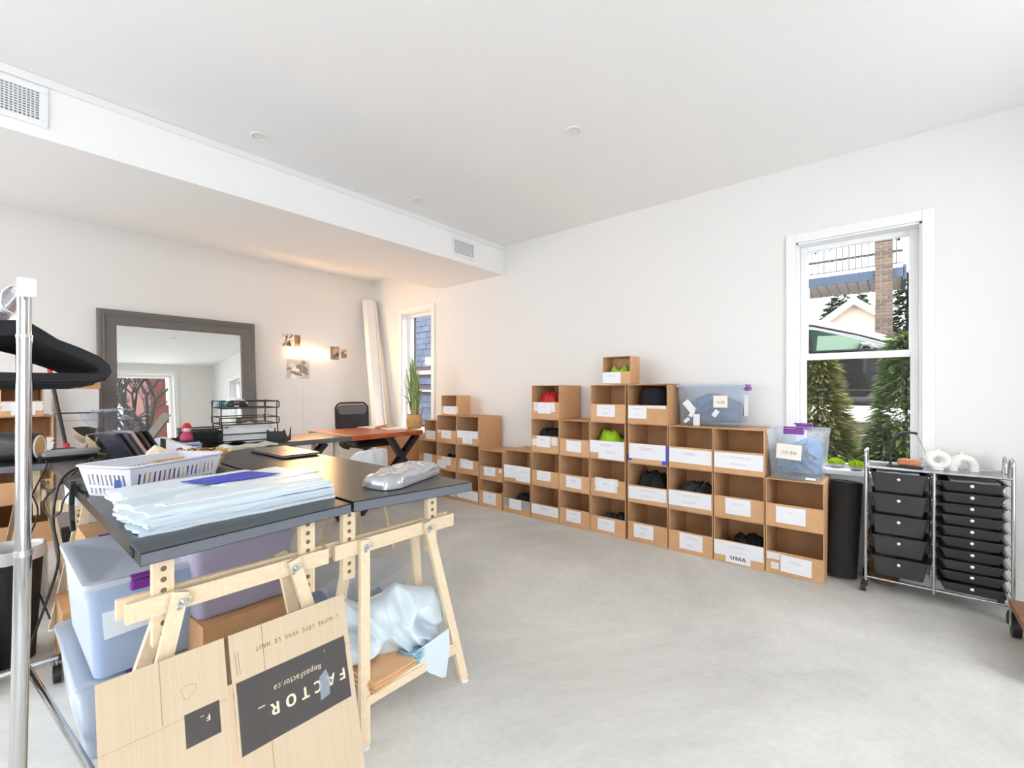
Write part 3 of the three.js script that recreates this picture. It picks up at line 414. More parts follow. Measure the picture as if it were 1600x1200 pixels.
for (const [c, r, look, lip, papers] of BINS) {
  const [z0, z1] = Z[c], H = c < 5 ? LH : RH, y = (c < 5 ? L0 : R0)[r] + (c === 3 ? -0.032 : 0);
  const o = {}; if (c === 4 && r === 0) { o.band = 1; o.bandMat = M.grayPlastic; } if (c === 8 && r === 3) o.flap = 0.3;
  makeBin('cardboard_bin', `cardboard bin with ${look}, ${nth[r]} ${r ? 'up, ' : 'of '}${stackName[c]}`, 'cardboard box', [BX + rr(-0.006, 0.008), y, (z0 + z1) / 2], -Math.PI / 2 + rr(-0.008, 0.008), z1 - z0, H, BD, lip, papers, 'cardboard bins stacked along the window wall', o);
}
makeBin('cardboard_bin', 'slant cut cardboard bin on the floor at the foot of the low stacks', 'cardboard box', [BX, 0, -3.255], -Math.PI / 2, 0.325, 0.285, BD, 0.6, [[0.2, 0.14, 0.76, 0.56]], 'cardboard bins stacked along the window wall', { slant: 0.13 });
makeBin('cardboard_bin', 'small cardboard bin tucked behind the potted snake plant', 'cardboard box', [3.49 + 0.11, L0[2], -4.235], -Math.PI / 2, 0.21, 0.25, 0.22, 0.5, [[0.14, 0.1, 0.95, 0.5]], 'cardboard bins stacked along the window wall');
makeBin('cardboard_bin', 'small cardboard bin alone on top of the left stacks', 'cardboard box', [3.49 + 0.11, L0[2] + LH + 0.001, -3.9], -Math.PI / 2 - 0.03, 0.265, 0.232, 0.215, 0.46, [[0.1, 0.1, 1.06, 0.45, 't'], [0.16, 0.08, 0.92, 0.45]], 'cardboard bins stacked along the window wall');
makeBin('cardboard_bin', 'small cardboard bin with lime clothing, highest of all the bins', 'cardboard box', [3.49 + 0.1, R0[3] + RH + 0.006, -1.797], -Math.PI / 2 + 0.02, 0.255, 0.236, 0.19, 0.44, [[0.0, 0.03, 0.66, 0.43]], 'cardboard bins stacked along the window wall');
// clothes in the bins
const pile = (w, d) => { const a = []; for (let i = 0; i < 12; i++) { const q = i / 12 * 6.283; a.push([Math.cos(q) * w / 2 * rr(0.86, 1), Math.sin(q) * d / 2 * rr(0.86, 1)]); } return a; };
function cloth(label, m, x, y, z, w, h, d, sd, fold = 0.4) {
  return tag(obj('folded_clothing', T(cushion(pile(w, d), h, { fold: fold * 0.6, freq: 11, back: 0.02, sd, p: 7 }), 0, 0, 0, -Math.PI / 2), m), label, 'clothing').position.set(x, y, z);
}
const inX = 3.63, base = (c, r) => (c < 5 ? L0 : R0)[r] + 0.008;
cloth('bright red clothing heaped in a bin of the sixth stack', M.red, inX, base(5, 3), -2.555, 0.25, 0.25, 0.3, 1);
cloth('black clothing in the bin just below the red clothes', M.blackCloth, inX, base(5, 2), -2.55, 0.25, 0.225, 0.3, 2, 0.2);
cloth('lime green clothing bulging from a bin over two white sheets', M.lime, inX - 0.02, base(7, 2), -1.885, 0.25, 0.24, 0.31, 3);
cloth('lime green clothing in the topmost small bin', M.lime, 3.59, R0[3] + RH + 0.014, -1.8, 0.16, 0.155, 0.23, 4);
cloth('black fabric leaning in the bin left of the large clear tub', M.blackCloth, inX + 0.01, base(8, 3), -1.51, 0.26, 0.3, 0.29, 5, 0.12);
cloth('black clothing mound in a bin above a long white label', M.blackCloth, inX, base(8, 1), -1.515, 0.25, 0.24, 0.3, 6);
cloth('dark grey clothing in a bin right of the black mound', M.greyCloth, inX, base(9, 1), -1.165, 0.25, 0.2, 0.3, 7);
cloth('dark clothing in the floor bin of the fifth stack', M.blackCloth, inX, base(4, 0), -2.86, 0.29, 0.175, 0.28, 8);
cloth('black clothing low in the bin with handwritten letters', M.blackCloth, inX, base(10, 0), -0.8, 0.29, 0.185, 0.26, 9);
cloth('black clothing in the bin with two overlapping labels', M.blackCloth, inX, base(1, 1), -3.93, 0.29, 0.18, 0.28, 10);
cloth('dark clothing low in a bin of the fifth stack from the right', M.greyCloth, inX, base(7, 0), -1.86, 0.29, 0.155, 0.28, 11);
// ------------------------------------------------------------ clear tubs
function tub(label, p, turn, W, D, H, o = {}) { // W along local x, latches on the two ends (+x, -x)
  const t = thing('storage_tub', label, 'storage tub', p, turn), k = 0.003, f = o.flare ?? 0.035, r = 0.03, m = o.mat || M.bin;
  const ring = (s, y, i = 0) => [W - 2 * f * (1 - s) - 2 * i, D - 2 * f * (1 - s) - 2 * i, y, r - i * 0.5];
  obj('body', loft([ring(0, 0.0008, 0.006), ring(0, 0.006), ring(0.9, H * 0.9), ring(1.1, H * 0.905), ring(1.1, H), ring(1.06, H), ring(0.96, H * 0.9, k), ring(0, 0.009, k)], 6), m, t);
  if (o.lid !== false) obj('lid', loft([[W + 0.02, D + 0.02, H + 0.0005, r], [W + 0.024, D + 0.024, H + 0.008, r], [W + 0.02, D + 0.02, H + 0.02, r], [W - 0.02, D - 0.02, H + 0.022, r], [W - 0.05, D - 0.05, H + 0.014, r]].map(q => [q[0], q[1], q[2], q[3]]), 6), o.lidMat || M.binLid, t);
  if (o.latch !== false) for (const s of [1, -1]) { const w = 0.115; obj('latch', [bx(0.022, 0.035, w, s * (W / 2 + 0.018), H - 0.008, 0, 0.006), bx(0.03, 0.01, w, s * (W / 2 + 0.008), H + 0.018, 0, 0.004)], M.purple, t); }
  return t;
}
const tubA = tub('clear tub of navy clothes with paper tags lying on the bins left of the window', [3.735, R0[3] + 0.0008, -1.083], -Math.PI / 2 + 0.0, 0.47, 0.26, 0.297, { flare: 0.012 });
for (const g of [bx(0.055, 0.1, 0.001, -0.14, 0.15, 0.1285, 0, 0.03, 0, 0.7), bx(0.03, 0.06, 0.001, -0.12, 0.095, 0.1285, 0, 0, 0, -0.5), bx(0.05, 0.09, 0.001, -0.085, 0.045, 0.1285), bx(0.035, 0.055, 0.001, 0.055, 0.1, 0.1285, 0, 0, 0, -0.6), bx(0.025, 0.05, 0.001, -0.16, 0.04, 0.1285, 0, 0, 0, -0.9)]) obj('paper_tag', g, M.paper, tubA);
const bcA = obj('barcode_label', T(asIs(new THREE.BoxGeometry(0.1, 0.09, 0.001)), 0.09, 0.19, 0.129), barcodeMat, tubA); bcA.userData.label = 'cream barcode label';
obj('end_label', bx(0.001, 0.16, 0.13, 0.2345, 0.16, -0.02), M.paper, tubA);
tag(obj('folded_clothing', [T(cushion([[-0.21, 0.01], [-0.2, 0.12], [-0.15, 0.2], [-0.06, 0.24], [0.02, 0.235], [0.1, 0.2], [0.19, 0.16], [0.21, 0.1], [0.21, 0.01], [0, 0.005]], 0.2, { fold: 0.3, freq: 16, back: 0.05, p: 5, sd: 3 }), 0, 0.012, -0.085)].map(g => T(g, 3.735, R0[3], -1.083, 0, -Math.PI / 2)), M.blueCloth), 'navy blue clothes inside the clear tub on the bins', 'clothing');
const tubB = tub('clear tub of blue clothes with a barcode label at the end of the bins', [3.685, R0[1] + RH + 0.001, -0.5], Math.PI, 0.4, 0.33, 0.335, { flare: 0.022, lid: false });
obj('barcode_label', T(asIs(new THREE.BoxGeometry(0.145, 0.1, 0.001)), 0.2025, 0.19, 0.03, 0, Math.PI / 2, -0.06), barcodeMat, tubB); obj('maker_plate', bx(0.002, 0.014, 0.055, 0.186, 0.02, -0.09, 0.001), M.paper, tubB);
tag(obj('folded_clothing', T(cushion([[-0.135, 0.0], [-0.145, 0.1], [-0.14, 0.19], [-0.06, 0.2], [0.04, 0.25], [0.1, 0.24], [0.12, 0.18], [0.135, 0.1], [0.12, 0.0]], 0.3, { fold: 0.34, freq: 15, back: 0.03, p: 5, sd: 8 }), 3.83, R0[1] + RH + 0.014, -0.5, 0, -Math.PI / 2), M.skyCloth), 'light blue clothes inside the tub with the barcode label', 'clothing');
// ------------------------------------------------------------ window sill
function grassBowl(label, x, z) {
  const t = thing('grass_bowl', label, 'plant', [x, 0.6955, z]);
  obj('bowl', lathe([[0, 0.001], [0.03, 0.001], [0.042, 0.012], [0.046, 0.03], [0.043, 0.03], [0.038, 0.014], [0, 0.008]], 28), std({ color: new THREE.Color(0.5, 0.5, 0.52), roughness: 0.7 }), t);
  const P = []; for (let i = 0; i < 700; i++) { const a = rr(0, 6.283), e = Math.acos(rr(0, 1)), d = V(Math.cos(a) * Math.sin(e), Math.cos(e), Math.sin(a) * Math.sin(e)); const g = new THREE.ConeGeometry(0.0026, 0.024, 4); g.applyQuaternion(new THREE.Quaternion().setFromUnitVectors(V(0, 1, 0), d)); P.push(T(g, d.x * 0.044, 0.026 + d.y * 0.034, d.z * 0.044)); }
  P.push(T(ball(0.045, 0, 0, 0, 16).scale(1, 0.72, 1), 0, 0.028, 0));
  const f = obj('foliage', P, std({ color: new THREE.Color(0.42, 0.58, 0.01), roughness: 0.75 }), t); f.userData.kind = 'stuff'; return t;
}
grassBowl('yellow green grass ball in grey bowl on the sill right of the clear tub', 3.905, -0.19);
grassBowl('grass ball in grey bowl on the sill, half hidden behind the clear tub', 3.965, -0.31);
// ------------------------------------------------------------ black roll and woven basket under the window
{
  const t = thing('foam_roll', 'dark rolled foam mat leaning under the right window beside the bins', 'rolled mat', [3.73, 0.001, -0.27], 0.3);
  const sp = []; for (let i = 0; i <= 150; i++) { const a = i / 150 * Math.PI * 2 * 5, r = 0.02 + 0.075 * i / 150; sp.push([Math.cos(a) * r, Math.sin(a) * r]); }
  const outp = sp.map(q => q), inn = sp.slice().reverse().map(([x, y]) => { const l = Math.hypot(x, y); return [x * (l - 0.0105) / l, y * (l - 0.0105) / l]; });
  obj('mat', T(ext([...outp, ...inn], 0.62), 0, 0.0, 0, -Math.PI / 2), M.blackMatte, t); t.rotation.set(0.06, 0.2, -0.09); t.position.y = 0.016;
  const b = thing('wicker_basket', 'brown wicker basket standing behind the drawer cart', 'basket', [3.8, 0.0005, -0.045]);
  const wk = std({ color: new THREE.Color(0.22, 0.12, 0.06), roughness: 0.8 }); const gs = [];
  for (let i = 0; i < 22; i++) { const y = 0.012 + i * 0.015, pts = []; for (let k = 0; k < 28; k++) { const a = k / 28 * 6.283, r = 0.07 + 0.003 * ((k + i) % 2 ? 1 : -1); pts.push([Math.cos(a) * r, y, Math.sin(a) * r]); } gs.push(tube(pts, 0.0065, 56, 5, true)); }
  obj('weave', gs, wk, b); obj('core', cyl(0.062, 0.062, 0.33, 0, 0.166, 0), M.hole, b);
}
// ------------------------------------------------------------ drawer cart
{
  const t = thing('drawer_cart', 'chrome wheeled cart with fifteen black plastic drawers', 'drawer cart', [3.56, 0, 0.181]);
  // local: x towards the wall (0 front .. .28 back), z along the wall (-.31 .. .31)
  const D = 0.275, h = 0.31, y0 = 0.092, yT = 0.772; const fr = [];
  for (const z of [-h, h]) { const pts = [[0, 0.07, z], [0, 0.4, z], [0, 0.8, z], [0.004, 0.855, z], [0.03, 0.872, z], [0.075, 0.862, z], [0.1, 0.8, z], [0.105, 0.775, z]]; fr.push(tube(pts, 0.0085, 50, 10), rod([D, 0.07, z], [D, 0.8, z], 0.0085), rod([0, y0, z], [D, y0, z], 0.006), tube([[D, 0.78, z], [D - 0.004, 0.845, z], [D - 0.03, 0.86, z], [D - 0.06, 0.83, z], [D - 0.065, 0.775, z]], 0.007, 24, 8)); }
  fr.push(rod([0, 0.07, 0], [0, yT, 0], 0.0085), rod([D, 0.07, 0], [D, yT, 0], 0.0085), rod([0, y0, -h], [0, y0, h], 0.006), rod([D, y0, -h], [D, y0, h], 0.006));
  obj('frame', fr, M.chrome, t);
  obj('top_panel', [bx(D + 0.02, 0.006, 2 * h - 0.01, D / 2, yT - 0.003, 0, 0.002)], std({ color: new THREE.Color(0.3, 0.32, 0.34), roughness: 0.22, metalness: 0.75 }), t);
  obj('top_rim', [rod([-0.006, yT, -h], [-0.006, yT, h], 0.007), rod([D + 0.006, yT, -h], [D + 0.006, yT, h], 0.006), rod([-0.004, yT, -h], [D, yT, -h], 0.006), rod([-0.004, yT, h], [D, yT, h], 0.006)], M.chrome, t);
  const dr = (H, W, dep) => ready(loft([[dep - 0.03, W - 0.045, 0, 0.012], [dep, W - 0.004, H, 0.012], [dep + 0.012, W + 0.012, H + 0.001, 0.012], [dep + 0.012, W + 0.012, H + 0.004, 0.012], [dep - 0.004, W - 0.01, H + 0.004, 0.01], [dep - 0.034, W - 0.052, 0.003, 0.01]], 4));
  const gL = dr(0.112, 0.266, 0.235), gR = dr(0.049, 0.264, 0.235), knob = ready([T(ball(0.0095, 0, 0, 0, 12).scale(0.6, 1, 1), -0.006, 0, 0), cyl(0.004, 0.004, 0.008, 0, 0, 0, 8, 0, 0, Math.PI / 2)]);
  const knobMat = std({ color: new THREE.Color(0.85, 0.85, 0.86), roughness: 0.18, metalness: 0.6 });
  const add = (g, y, z, H, off) => { const d = obj('drawer', g, M.drawer, t); d.position.set(D / 2 - 0.008 - off, y, z); const k = obj('knob', knob, knobMat, d); k.position.set(-0.1215 + (H > 0.08 ? 0.001 : 0.002), H * 0.72, 0); return d; };
  const rail = (p, q, r) => obj('drawer_rail', rod(p, q, r, 6), M.chrome, t);
  for (let i = 0; i < 5; i++) { const y = 0.115 + i * 0.1285; add(gL, y, -h / 2, 0.112, [0.004, 0.0, 0.006, 0.002, 0.003][i]); for (const z of [-h + 0.008, -0.008]) rail([0, y + 0.113, z], [D, y + 0.113, z], 0.0035); }
  for (let i = 0; i < 10; i++) { const y = 0.103 + i * 0.0638; add(gR, y, h / 2, 0.049, rr(0, 0.012)); for (const z of [0.008, h - 0.008]) rail([0, y + 0.05, z], [D, y + 0.05, z], 0.003); }
  for (const [x, z] of [[0, -h], [0, h], [D, -h], [D, h]]) { const c = obj('caster', [cyl(0.026, 0.026, 0.026, x - 0.004, 0.0265, z - 0.012, 20, Math.PI / 2), bx(0.034, 0.036, 0.034, x, 0.05, z - 0.006, 0.008)], M.black, t); obj('stem', cyl(0.005, 0.005, 0.03, x, 0.075, z, 8), M.chrome, c); }
  for (const [l, dy, dz, m, w] of [['loose papers poking from the top left cart drawer', 0.754, -0.16, M.paper, 0.2], ['loose stationery in the top right cart drawer', 0.742, 0.17, M.grayPlastic, 0.2]]) tag(obj('loose_papers', slab(0.16, 0.004, w, (x, z, y) => [0, y + 0.005 * N(x * 20, z * 20, dy * 9)]), m), l, 'papers').position.set(3.68, dy - 0.012, 0.181 + dz);
  const top = yT + 0.0008;
  // hooked stand with an orange block hanging over its base
  const s = thing('hook_stand', 'dark curved hook stand with a cord on the left of the cart', 'stand', [3.71, top, 0.0], -0.12);
  obj('base', bx(0.06, 0.007, 0.17, 0, 0.0035, 0.055, 0.003), M.darkMetal, s);
  obj('arm', tube([[0, 0.005, -0.012], [0, 0.09, -0.014], [0, 0.17, 0.004], [0, 0.207, 0.045], [0, 0.213, 0.088], [0, 0.21, 0.105]], 0.0075, 40, 10), M.darkMetal, s); obj('tip', ball(0.009, 0, 0.21, 0.108, 12), M.darkMetal, s);
  obj('cord', tube([[0, 0.203, 0.11], [0.004, 0.16, 0.128], [0.01, 0.1, 0.148], [0.008, 0.06, 0.142], [0, 0.05, 0.12]], 0.0012, 30, 5), M.darkMetal, s);
  const c = tag(obj('clay_block', T(cushion([[-0.052, 0.002], [-0.056, 0.02], [-0.05, 0.04], [-0.02, 0.046], [0, 0.043], [0.03, 0.045], [0.05, 0.038], [0.056, 0.02], [0.05, 0.002]], 0.026, { fold: 0.22, freq: 30, back: 1, p: 5 }), 0, 0, 0, 0, -Math.PI / 2 - 0.12), std({ color: new THREE.Color(0.6, 0.24, 0.12), roughness: 0.9 })), 'orange terracotta block on the base of the hook stand', 'ornament'); c.position.set(3.702, top + 0.008, 0.075);
  const v1 = thing('ring_vase', 'white ceramic ring vase in the middle of the cart', 'vase', [3.71, top, 0.205], 0.25);
  obj('ring', T(new THREE.TorusGeometry(0.042, 0.022, 18, 40).scale(1, 0.88, 1), 0, 0.0565, 0, 0, Math.PI / 2), M.ceramic, v1); obj('foot', cyl(0.024, 0.03, 0.012, 0, 0.006, 0), M.ceramic, v1); obj('neck', lathe([[0.008, 0.1], [0.0085, 0.122], [0.0115, 0.124], [0.0115, 0.12], [0.0115, 0.105]].reverse(), 20), M.ceramic, v1);
  const v2 = thing('arch_vase', 'white ceramic arch vase with two legs right of the ring vase', 'vase', [3.73, top, 0.315], 0.2);
  const ap = [[0, 0.0, -0.045], [0, 0.03, -0.046], [0, 0.062, -0.034], [0, 0.078, -0.004], [0, 0.066, 0.03], [0, 0.035, 0.045], [0, 0.0, 0.046]]; const arch = tube(ap, 0.022, 60, 18);
  obj('body', [arch, cyl(0.022, 0.022, 0.002, 0, 0.001, -0.045), cyl(0.022, 0.022, 0.002, 0, 0.001, 0.046), T(ball(0.03, 0, 0, 0, 18).scale(0.8, 1, 0.9), 0, 0.045, -0.034)], M.ceramic, v2); obj('neck', lathe([[0.014, 0.07], [0.0125, 0.098], [0.015, 0.112], [0.011, 0.112], [0.009, 0.09]], 20), M.ceramic, v2).position.z = -0.012;
}
// ------------------------------------------------------------ wooden dolly at the right edge
{
  const t = thing('wooden_dolly', 'dark wooden dolly corner on a black caster at the right edge', 'dolly', [3.405, 0, 0.452]);
  const wd = std({ map: texPine, color: new THREE.Color(0.26, 0.14, 0.075), roughness: 0.6 });
  for (let i = 0; i < 5; i++) obj('board', uvm(bx(0.105, 0.03, 0.42, -0.055 - i * 0.109, 0.166, 0.21, 0.003)), wd, t);
  obj('batten', bx(0.55, 0.018, 0.06, -0.275, 0.141, 0.08, 0.002), wd, t); obj('batten', bx(0.55, 0.018, 0.06, -0.275, 0.141, 0.36, 0.002), wd, t);
  for (const [x, z] of [[-0.022, 0.022], [-0.5, 0.022], [-0.022, 0.385], [-0.5, 0.385]]) { const c = obj('caster', cyl(0.062, 0.062, 0.03, x, 0.0625, z, 28, Math.PI / 2), M.black, t); obj('fork', [bx(0.045, 0.095, 0.003, x, 0.1, z + 0.0185, 0.001), bx(0.045, 0.095, 0.003, x, 0.1, z - 0.0185, 0.001), cyl(0.008, 0.008, 0.044, x, 0.0625, z, 12, Math.PI / 2)], M.steel, c); }
}
// ------------------------------------------------------------ back wall
seed = 300;
{ // leaning mirror
  const t = thing('leaning_mirror', 'large floor mirror in a dark grey moulded frame leaning on the back wall', 'mirror', [1.47, 0.002, -5.9]);
  t.rotation.x = -0.071; const W = 1.44, H = 2.06, fr = std({ color: new THREE.Color(0.15, 0.138, 0.13), roughness: 0.5 });
  // moulding profile: u across the frame from outer edge in, v = depth
  const prof = [[0, 0], [0, 0.04], [0.012, 0.046], [0.034, 0.046], [0.042, 0.04], [0.05, 0.045], [0.058, 0.045], [0.066, 0.034], [0.12, 0.026], [0.142, 0.026], [0.15, 0.018], [0.152, 0.006], [0.15, 0]];
  const side = (L, name) => { const P = [], I = [], n = prof.length; prof.forEach(([u, v]) => { P.push(u - L / 2, u, v); P.push(L / 2 - u, u, v); }); for (let i = 0; i < n - 1; i++) { const a = 2 * i; I.push(a, a + 2, a + 1, a + 1, a + 2, a + 3); } const g = new THREE.BufferGeometry(); g.setAttribute('position', new THREE.Float32BufferAttribute(P, 3)); g.setIndex(I); return toCreasedNormals(g, 0.3); };
  const put = (L, x, y, rz) => { const f = obj('frame_side', side(L), fr, t); f.position.set(x, y, 0); f.rotation.z = rz; };
  put(W, 0, 0, 0); put(W, 0, H, Math.PI); put(H, -W / 2, H / 2, -Math.PI / 2); put(H, W / 2, H / 2, Math.PI / 2);
  obj('backing', bx(W - 0.02, H - 0.02, 0.012, 0, H / 2, -0.007), M.hole, t);
  obj('mirror_glass', bx(W - 0.28, H - 0.28, 0.004, 0, H / 2, 0.006), std({ color: new THREE.Color(0.86, 0.88, 0.86), roughness: 0.01, metalness: 1 }), t);
}
{ // long white boxed length leaning in the corner
  const t = thing('white_column_box', 'tall slim white box leaning in the far corner of the room', 'long box', [3.62, 0.001, -5.45]);
  const b = obj('box', plank([0.02, 0, 0], [0.12, 2.57, -0.52], 0.14, 0.1, [1, 0, 0], 0.004), M.trim, t); obj('flange', plank([0.105, 0, 0.02], [0.2, 2.55, -0.5], 0.016, 0.12, [1, 0, 0], 0.002), M.trim, b);
}
// photographs and glowing script on the wall
const pic = (sd, tone) => std({ roughness: 0.6, map: canvasTex(96, 96, (x, w, h) => { seed = sd; x.fillStyle = tone[0]; x.fillRect(0, 0, w, h); for (let i = 0; i < 14; i++) { x.fillStyle = tone[1 + Math.floor(rnd() * (tone.length - 1))]; x.beginPath(); x.ellipse(rr(10, 86), rr(10, 90), rr(5, 20), rr(8, 30), rr(0, 3), 0, 7); x.fill(); } }) });
for (const [x0, x1, y0, y1, m, l] of [
  [2.545, 2.69, 1.825, 1.99, pic(1, ['#d8d2cc', '#5a524c', '#3f3a37', '#b99a86', '#efe9e4', '#6b625c']), 'square collage print, upper left of the glowing wall script'],
  [2.71, 2.785, 1.82, 1.98, pic(2, ['#8d7a6a', '#6b5a4c', '#4c433c', '#c08c66', '#a47c5e']), 'narrow brown photo above the glowing wall script'],
  [2.607, 2.912, 1.4, 1.655, pic(3, ['#c9c6c4', '#efeae8', '#5a4d45', '#e8dfdb', '#a88468', '#8d8884', '#f4f0ee']), 'large photo print below the glowing wall script'],
  [3.21, 3.34, 1.68, 1.865, pic(4, ['#8a7c74', '#c98d6c', '#5b534f', '#9a928e', '#d7a384']), 'brown photo print just right of the glowing script'],
  [3.365, 3.46, 1.705, 1.84, pic(5, ['#d3c3b4', '#7a5f4c', '#e7dccf', '#94765f']), 'smallest photo print, furthest right on the back wall']]) tag(obj('wall_photo', T(asIs(new THREE.BoxGeometry(x1 - x0, y1 - y0, 0.002)), (x0 + x1) / 2, (y0 + y1) / 2, ZA + 0.0015, 0, 0, 0.0), m), l, 'photo', 'photo prints on the back wall');
{
  const t = thing('neon_sign', 'warm glowing script sign on the back wall between photos', 'neon sign', [2.9, 1.735, ZA]);
  const glow = std({ color: new THREE.Color(1, 0.75, 0.4), emissive: new THREE.Color(1, 0.66, 0.28), emissiveIntensity: 1.6, roughness: 0.4 });
  const pts = []; for (let i = 0; i <= 90; i++) { const f = i / 90, a = f * Math.PI * 2 * 5.5; pts.push([-0.26 + 0.52 * f + 0.034 * Math.sin(a), 0.045 * Math.cos(a) * (1 - 0.25 * Math.sin(f * 9)) + 0.016 - 0.03 * f, 0.035]); }
  obj('glowing_tube', [tube(pts, 0.0105, 260, 8), tube([[-0.3, -0.03, 0.035], [-0.24, 0.03, 0.036], [-0.16, 0.075, 0.036], [-0.06, 0.07, 0.036]], 0.0105, 40, 8)], glow, t);
  obj('standoff', [-0.24, 0, 0.24].map(x => cyl(0.004, 0.004, 0.03, x, 0, 0.016, 8, Math.PI / 2)), M.trim, t);
  obj('power_cord', tube([[-0.1, -0.08, 0.004], [-0.085, -0.35, 0.005], [-0.08, -0.9, 0.005], [-0.1, -1.5, 0.006], [-0.12, -1.7, 0.006]], 0.0018, 40, 6), M.trim, t);
  const L = new THREE.RectAreaLight(new THREE.Color(1, 0.57, 0.25), 14, 0.56, 0.13); L.position.set(2.9, 1.735, ZA + 0.062); L.lookAt(2.9, 1.735, 0); scene.add(L);
}
// boxes and tall appliance left of the mirror
for (const [y, H, w, x, l] of [[0, 0.345, 0.33, 0.23, 'floor cardboard bin left of the white appliance, hidden behind the dark table'], [0.3458, 0.345, 0.33, 0.23, 'middle cardboard bin of the stack left of the white appliance'], [0.6916, 0.345, 0.33, 0.23, 'taped cardboard bin behind the chrome rack, left of the red broom'], [1.0374, 0.245, 0.235, 0.222, 'small cardboard bin on top of the stack behind the chrome rack']])
  makeBin('cardboard_bin', l, 'cardboard box', [x, y, -5.3 - 0.19], 0.01, w, H, 0.38, 0.5, y > 0.6 ? [[0.02, 0.18, 0.99, 0.48, 't'], [0.24, 0.04, 0.8, 0.47]] : [], 'cardboard bins left of the mirror');
{
  const t = thing('white_appliance', 'tall white plastic appliance with a flat box on top, beside the mirror', 'appliance', [0.56, 0, -5.63]);
  obj('body', [bx(0.275, 1.04, 0.3, 0, 0.521, 0, 0.012)], M.whitePlastic, t); obj('lid', bx(0.285, 0.205, 0.31, 0, 1.152, 0, 0.01), M.whitePlastic, t); obj('handle_slot', bx(0.05, 0.008, 0.004, 0.0, 0.88, 0.151, 0.001), M.black, t); obj('drawer_line', bx(0.25, 0.004, 0.003, 0, 0.98, 0.1495), M.grayPlastic, t);
  const b = thing('flat_box', 'flat cardboard box with printed marks lying on the white appliance', 'cardboard box', [0.565, 1.2562, -5.64]);
  obj('carton', bx(0.3, 0.072, 0.25, 0, 0.036, 0, 0.003), M.card, b);
  obj('print', T(asIs(new THREE.BoxGeometry(0.27, 0.05, 0.0006)), 0, 0.036, 0.1254), std({ roughness: 0.85, map: canvasTex(256, 48, (x, w, h) => { x.fillStyle = '#c79b62'; x.fillRect(0, 0, w, h); x.strokeStyle = '#4a3622'; x.lineWidth = 2; x.strokeRect(32, 12, 76, 24); scribble(x, 70, 20, 56, 2, '#4a3622'); scribble(x, 180, 16, 90, 3, '#5a442c'); }) }), b);
  const s = thing('broom', 'black stick with red ends leaning beside the white appliance', 'broom', [0, 0, 0]);
  obj('handle', rod([0.545, 0.25, -5.2], [0.385, 1.33, -5.255], 0.013), M.black, s); obj('grip', rod([0.385, 1.33, -5.255], [0.37, 1.43, -5.26], 0.0155), M.red, s);
  obj('collar', rod([0.483, 0.66, -5.19], [0.462, 0.81, -5.199], 0.021), M.red, s); obj('socket', rod([0.565, 0.12, -5.194], [0.545, 0.25, -5.2], 0.018), M.black, s); obj('brush', bx(0.28, 0.12, 0.05, 0.57, 0.0615, -5.19, 0.01), M.black, s);
}
// ------------------------------------------------------------ desks at the back
const deskY = 0.8;
{
  const t = thing('live_edge_desk', 'orange live edge wooden desk on black crossed steel legs', 'desk', [0, 0, 0]);
  const e = [], z0 = -3.965, z1 = -4.83; for (let i = 0; i <= 14; i++) { const f = i / 14; e.push([2.305 + 0.86 * f, -(z0 + 0.018 * N(i * 0.7, 3, 1))]); } for (let i = 0; i <= 14; i++) { const f = i / 14; e.push([3.165 - 0.86 * f, -(z1 + 0.03 * N(i * 0.6, 8, 2))]); }
  obj('slab', T(ext(e, 0.04, 0.004), 0, deskY - 0.04, 0, -Math.PI / 2), M.slab, t);
  for (const dx of [0, -1.06]) obj('leg', [plank([2.785 + dx, deskY - 0.046, -4.04], [3.29 + dx, 0.003, -4.04], 0.075, 0.05, [0, 0, 1]), plank([3.14 + dx, deskY - 0.046, -4.045], [2.44 + dx, 0.003, -4.045], 0.075, 0.05, [0, 0, 1]), bx(0.46, 0.006, 0.5, 2.965 + dx, deskY - 0.0435, -4.28)], M.darkMetal, t);
  obj('stretcher', box(1.95, 3.0, deskY - 0.047, deskY - 0.041, -4.5, -4.42), M.darkMetal, t);
  const b = thing('black_desk', 'black topped table with grey edge butted against the live edge desk', 'desk', [0, 0, 0]);
  obj('tabletop', quadPrism([[1.715, -3.968], [2.3, -3.968], [2.3, -4.6], [1.62, -4.6]], deskY - 0.037, deskY), M.tableTop, b);
  obj('edge_strip', box(1.717, 2.299, deskY - 0.037, deskY - 0.0015, -3.968, -3.9665), M.tableEdge, b);
  for (const [x, z] of [[1.8, -4.06], [2.2, -4.06], [1.8, -4.5], [2.2, -4.5]]) obj('leg', box(x - 0.02, x + 0.02, 0, deskY - 0.0375, z - 0.02, z + 0.02, 0.002), M.pine, b);
}
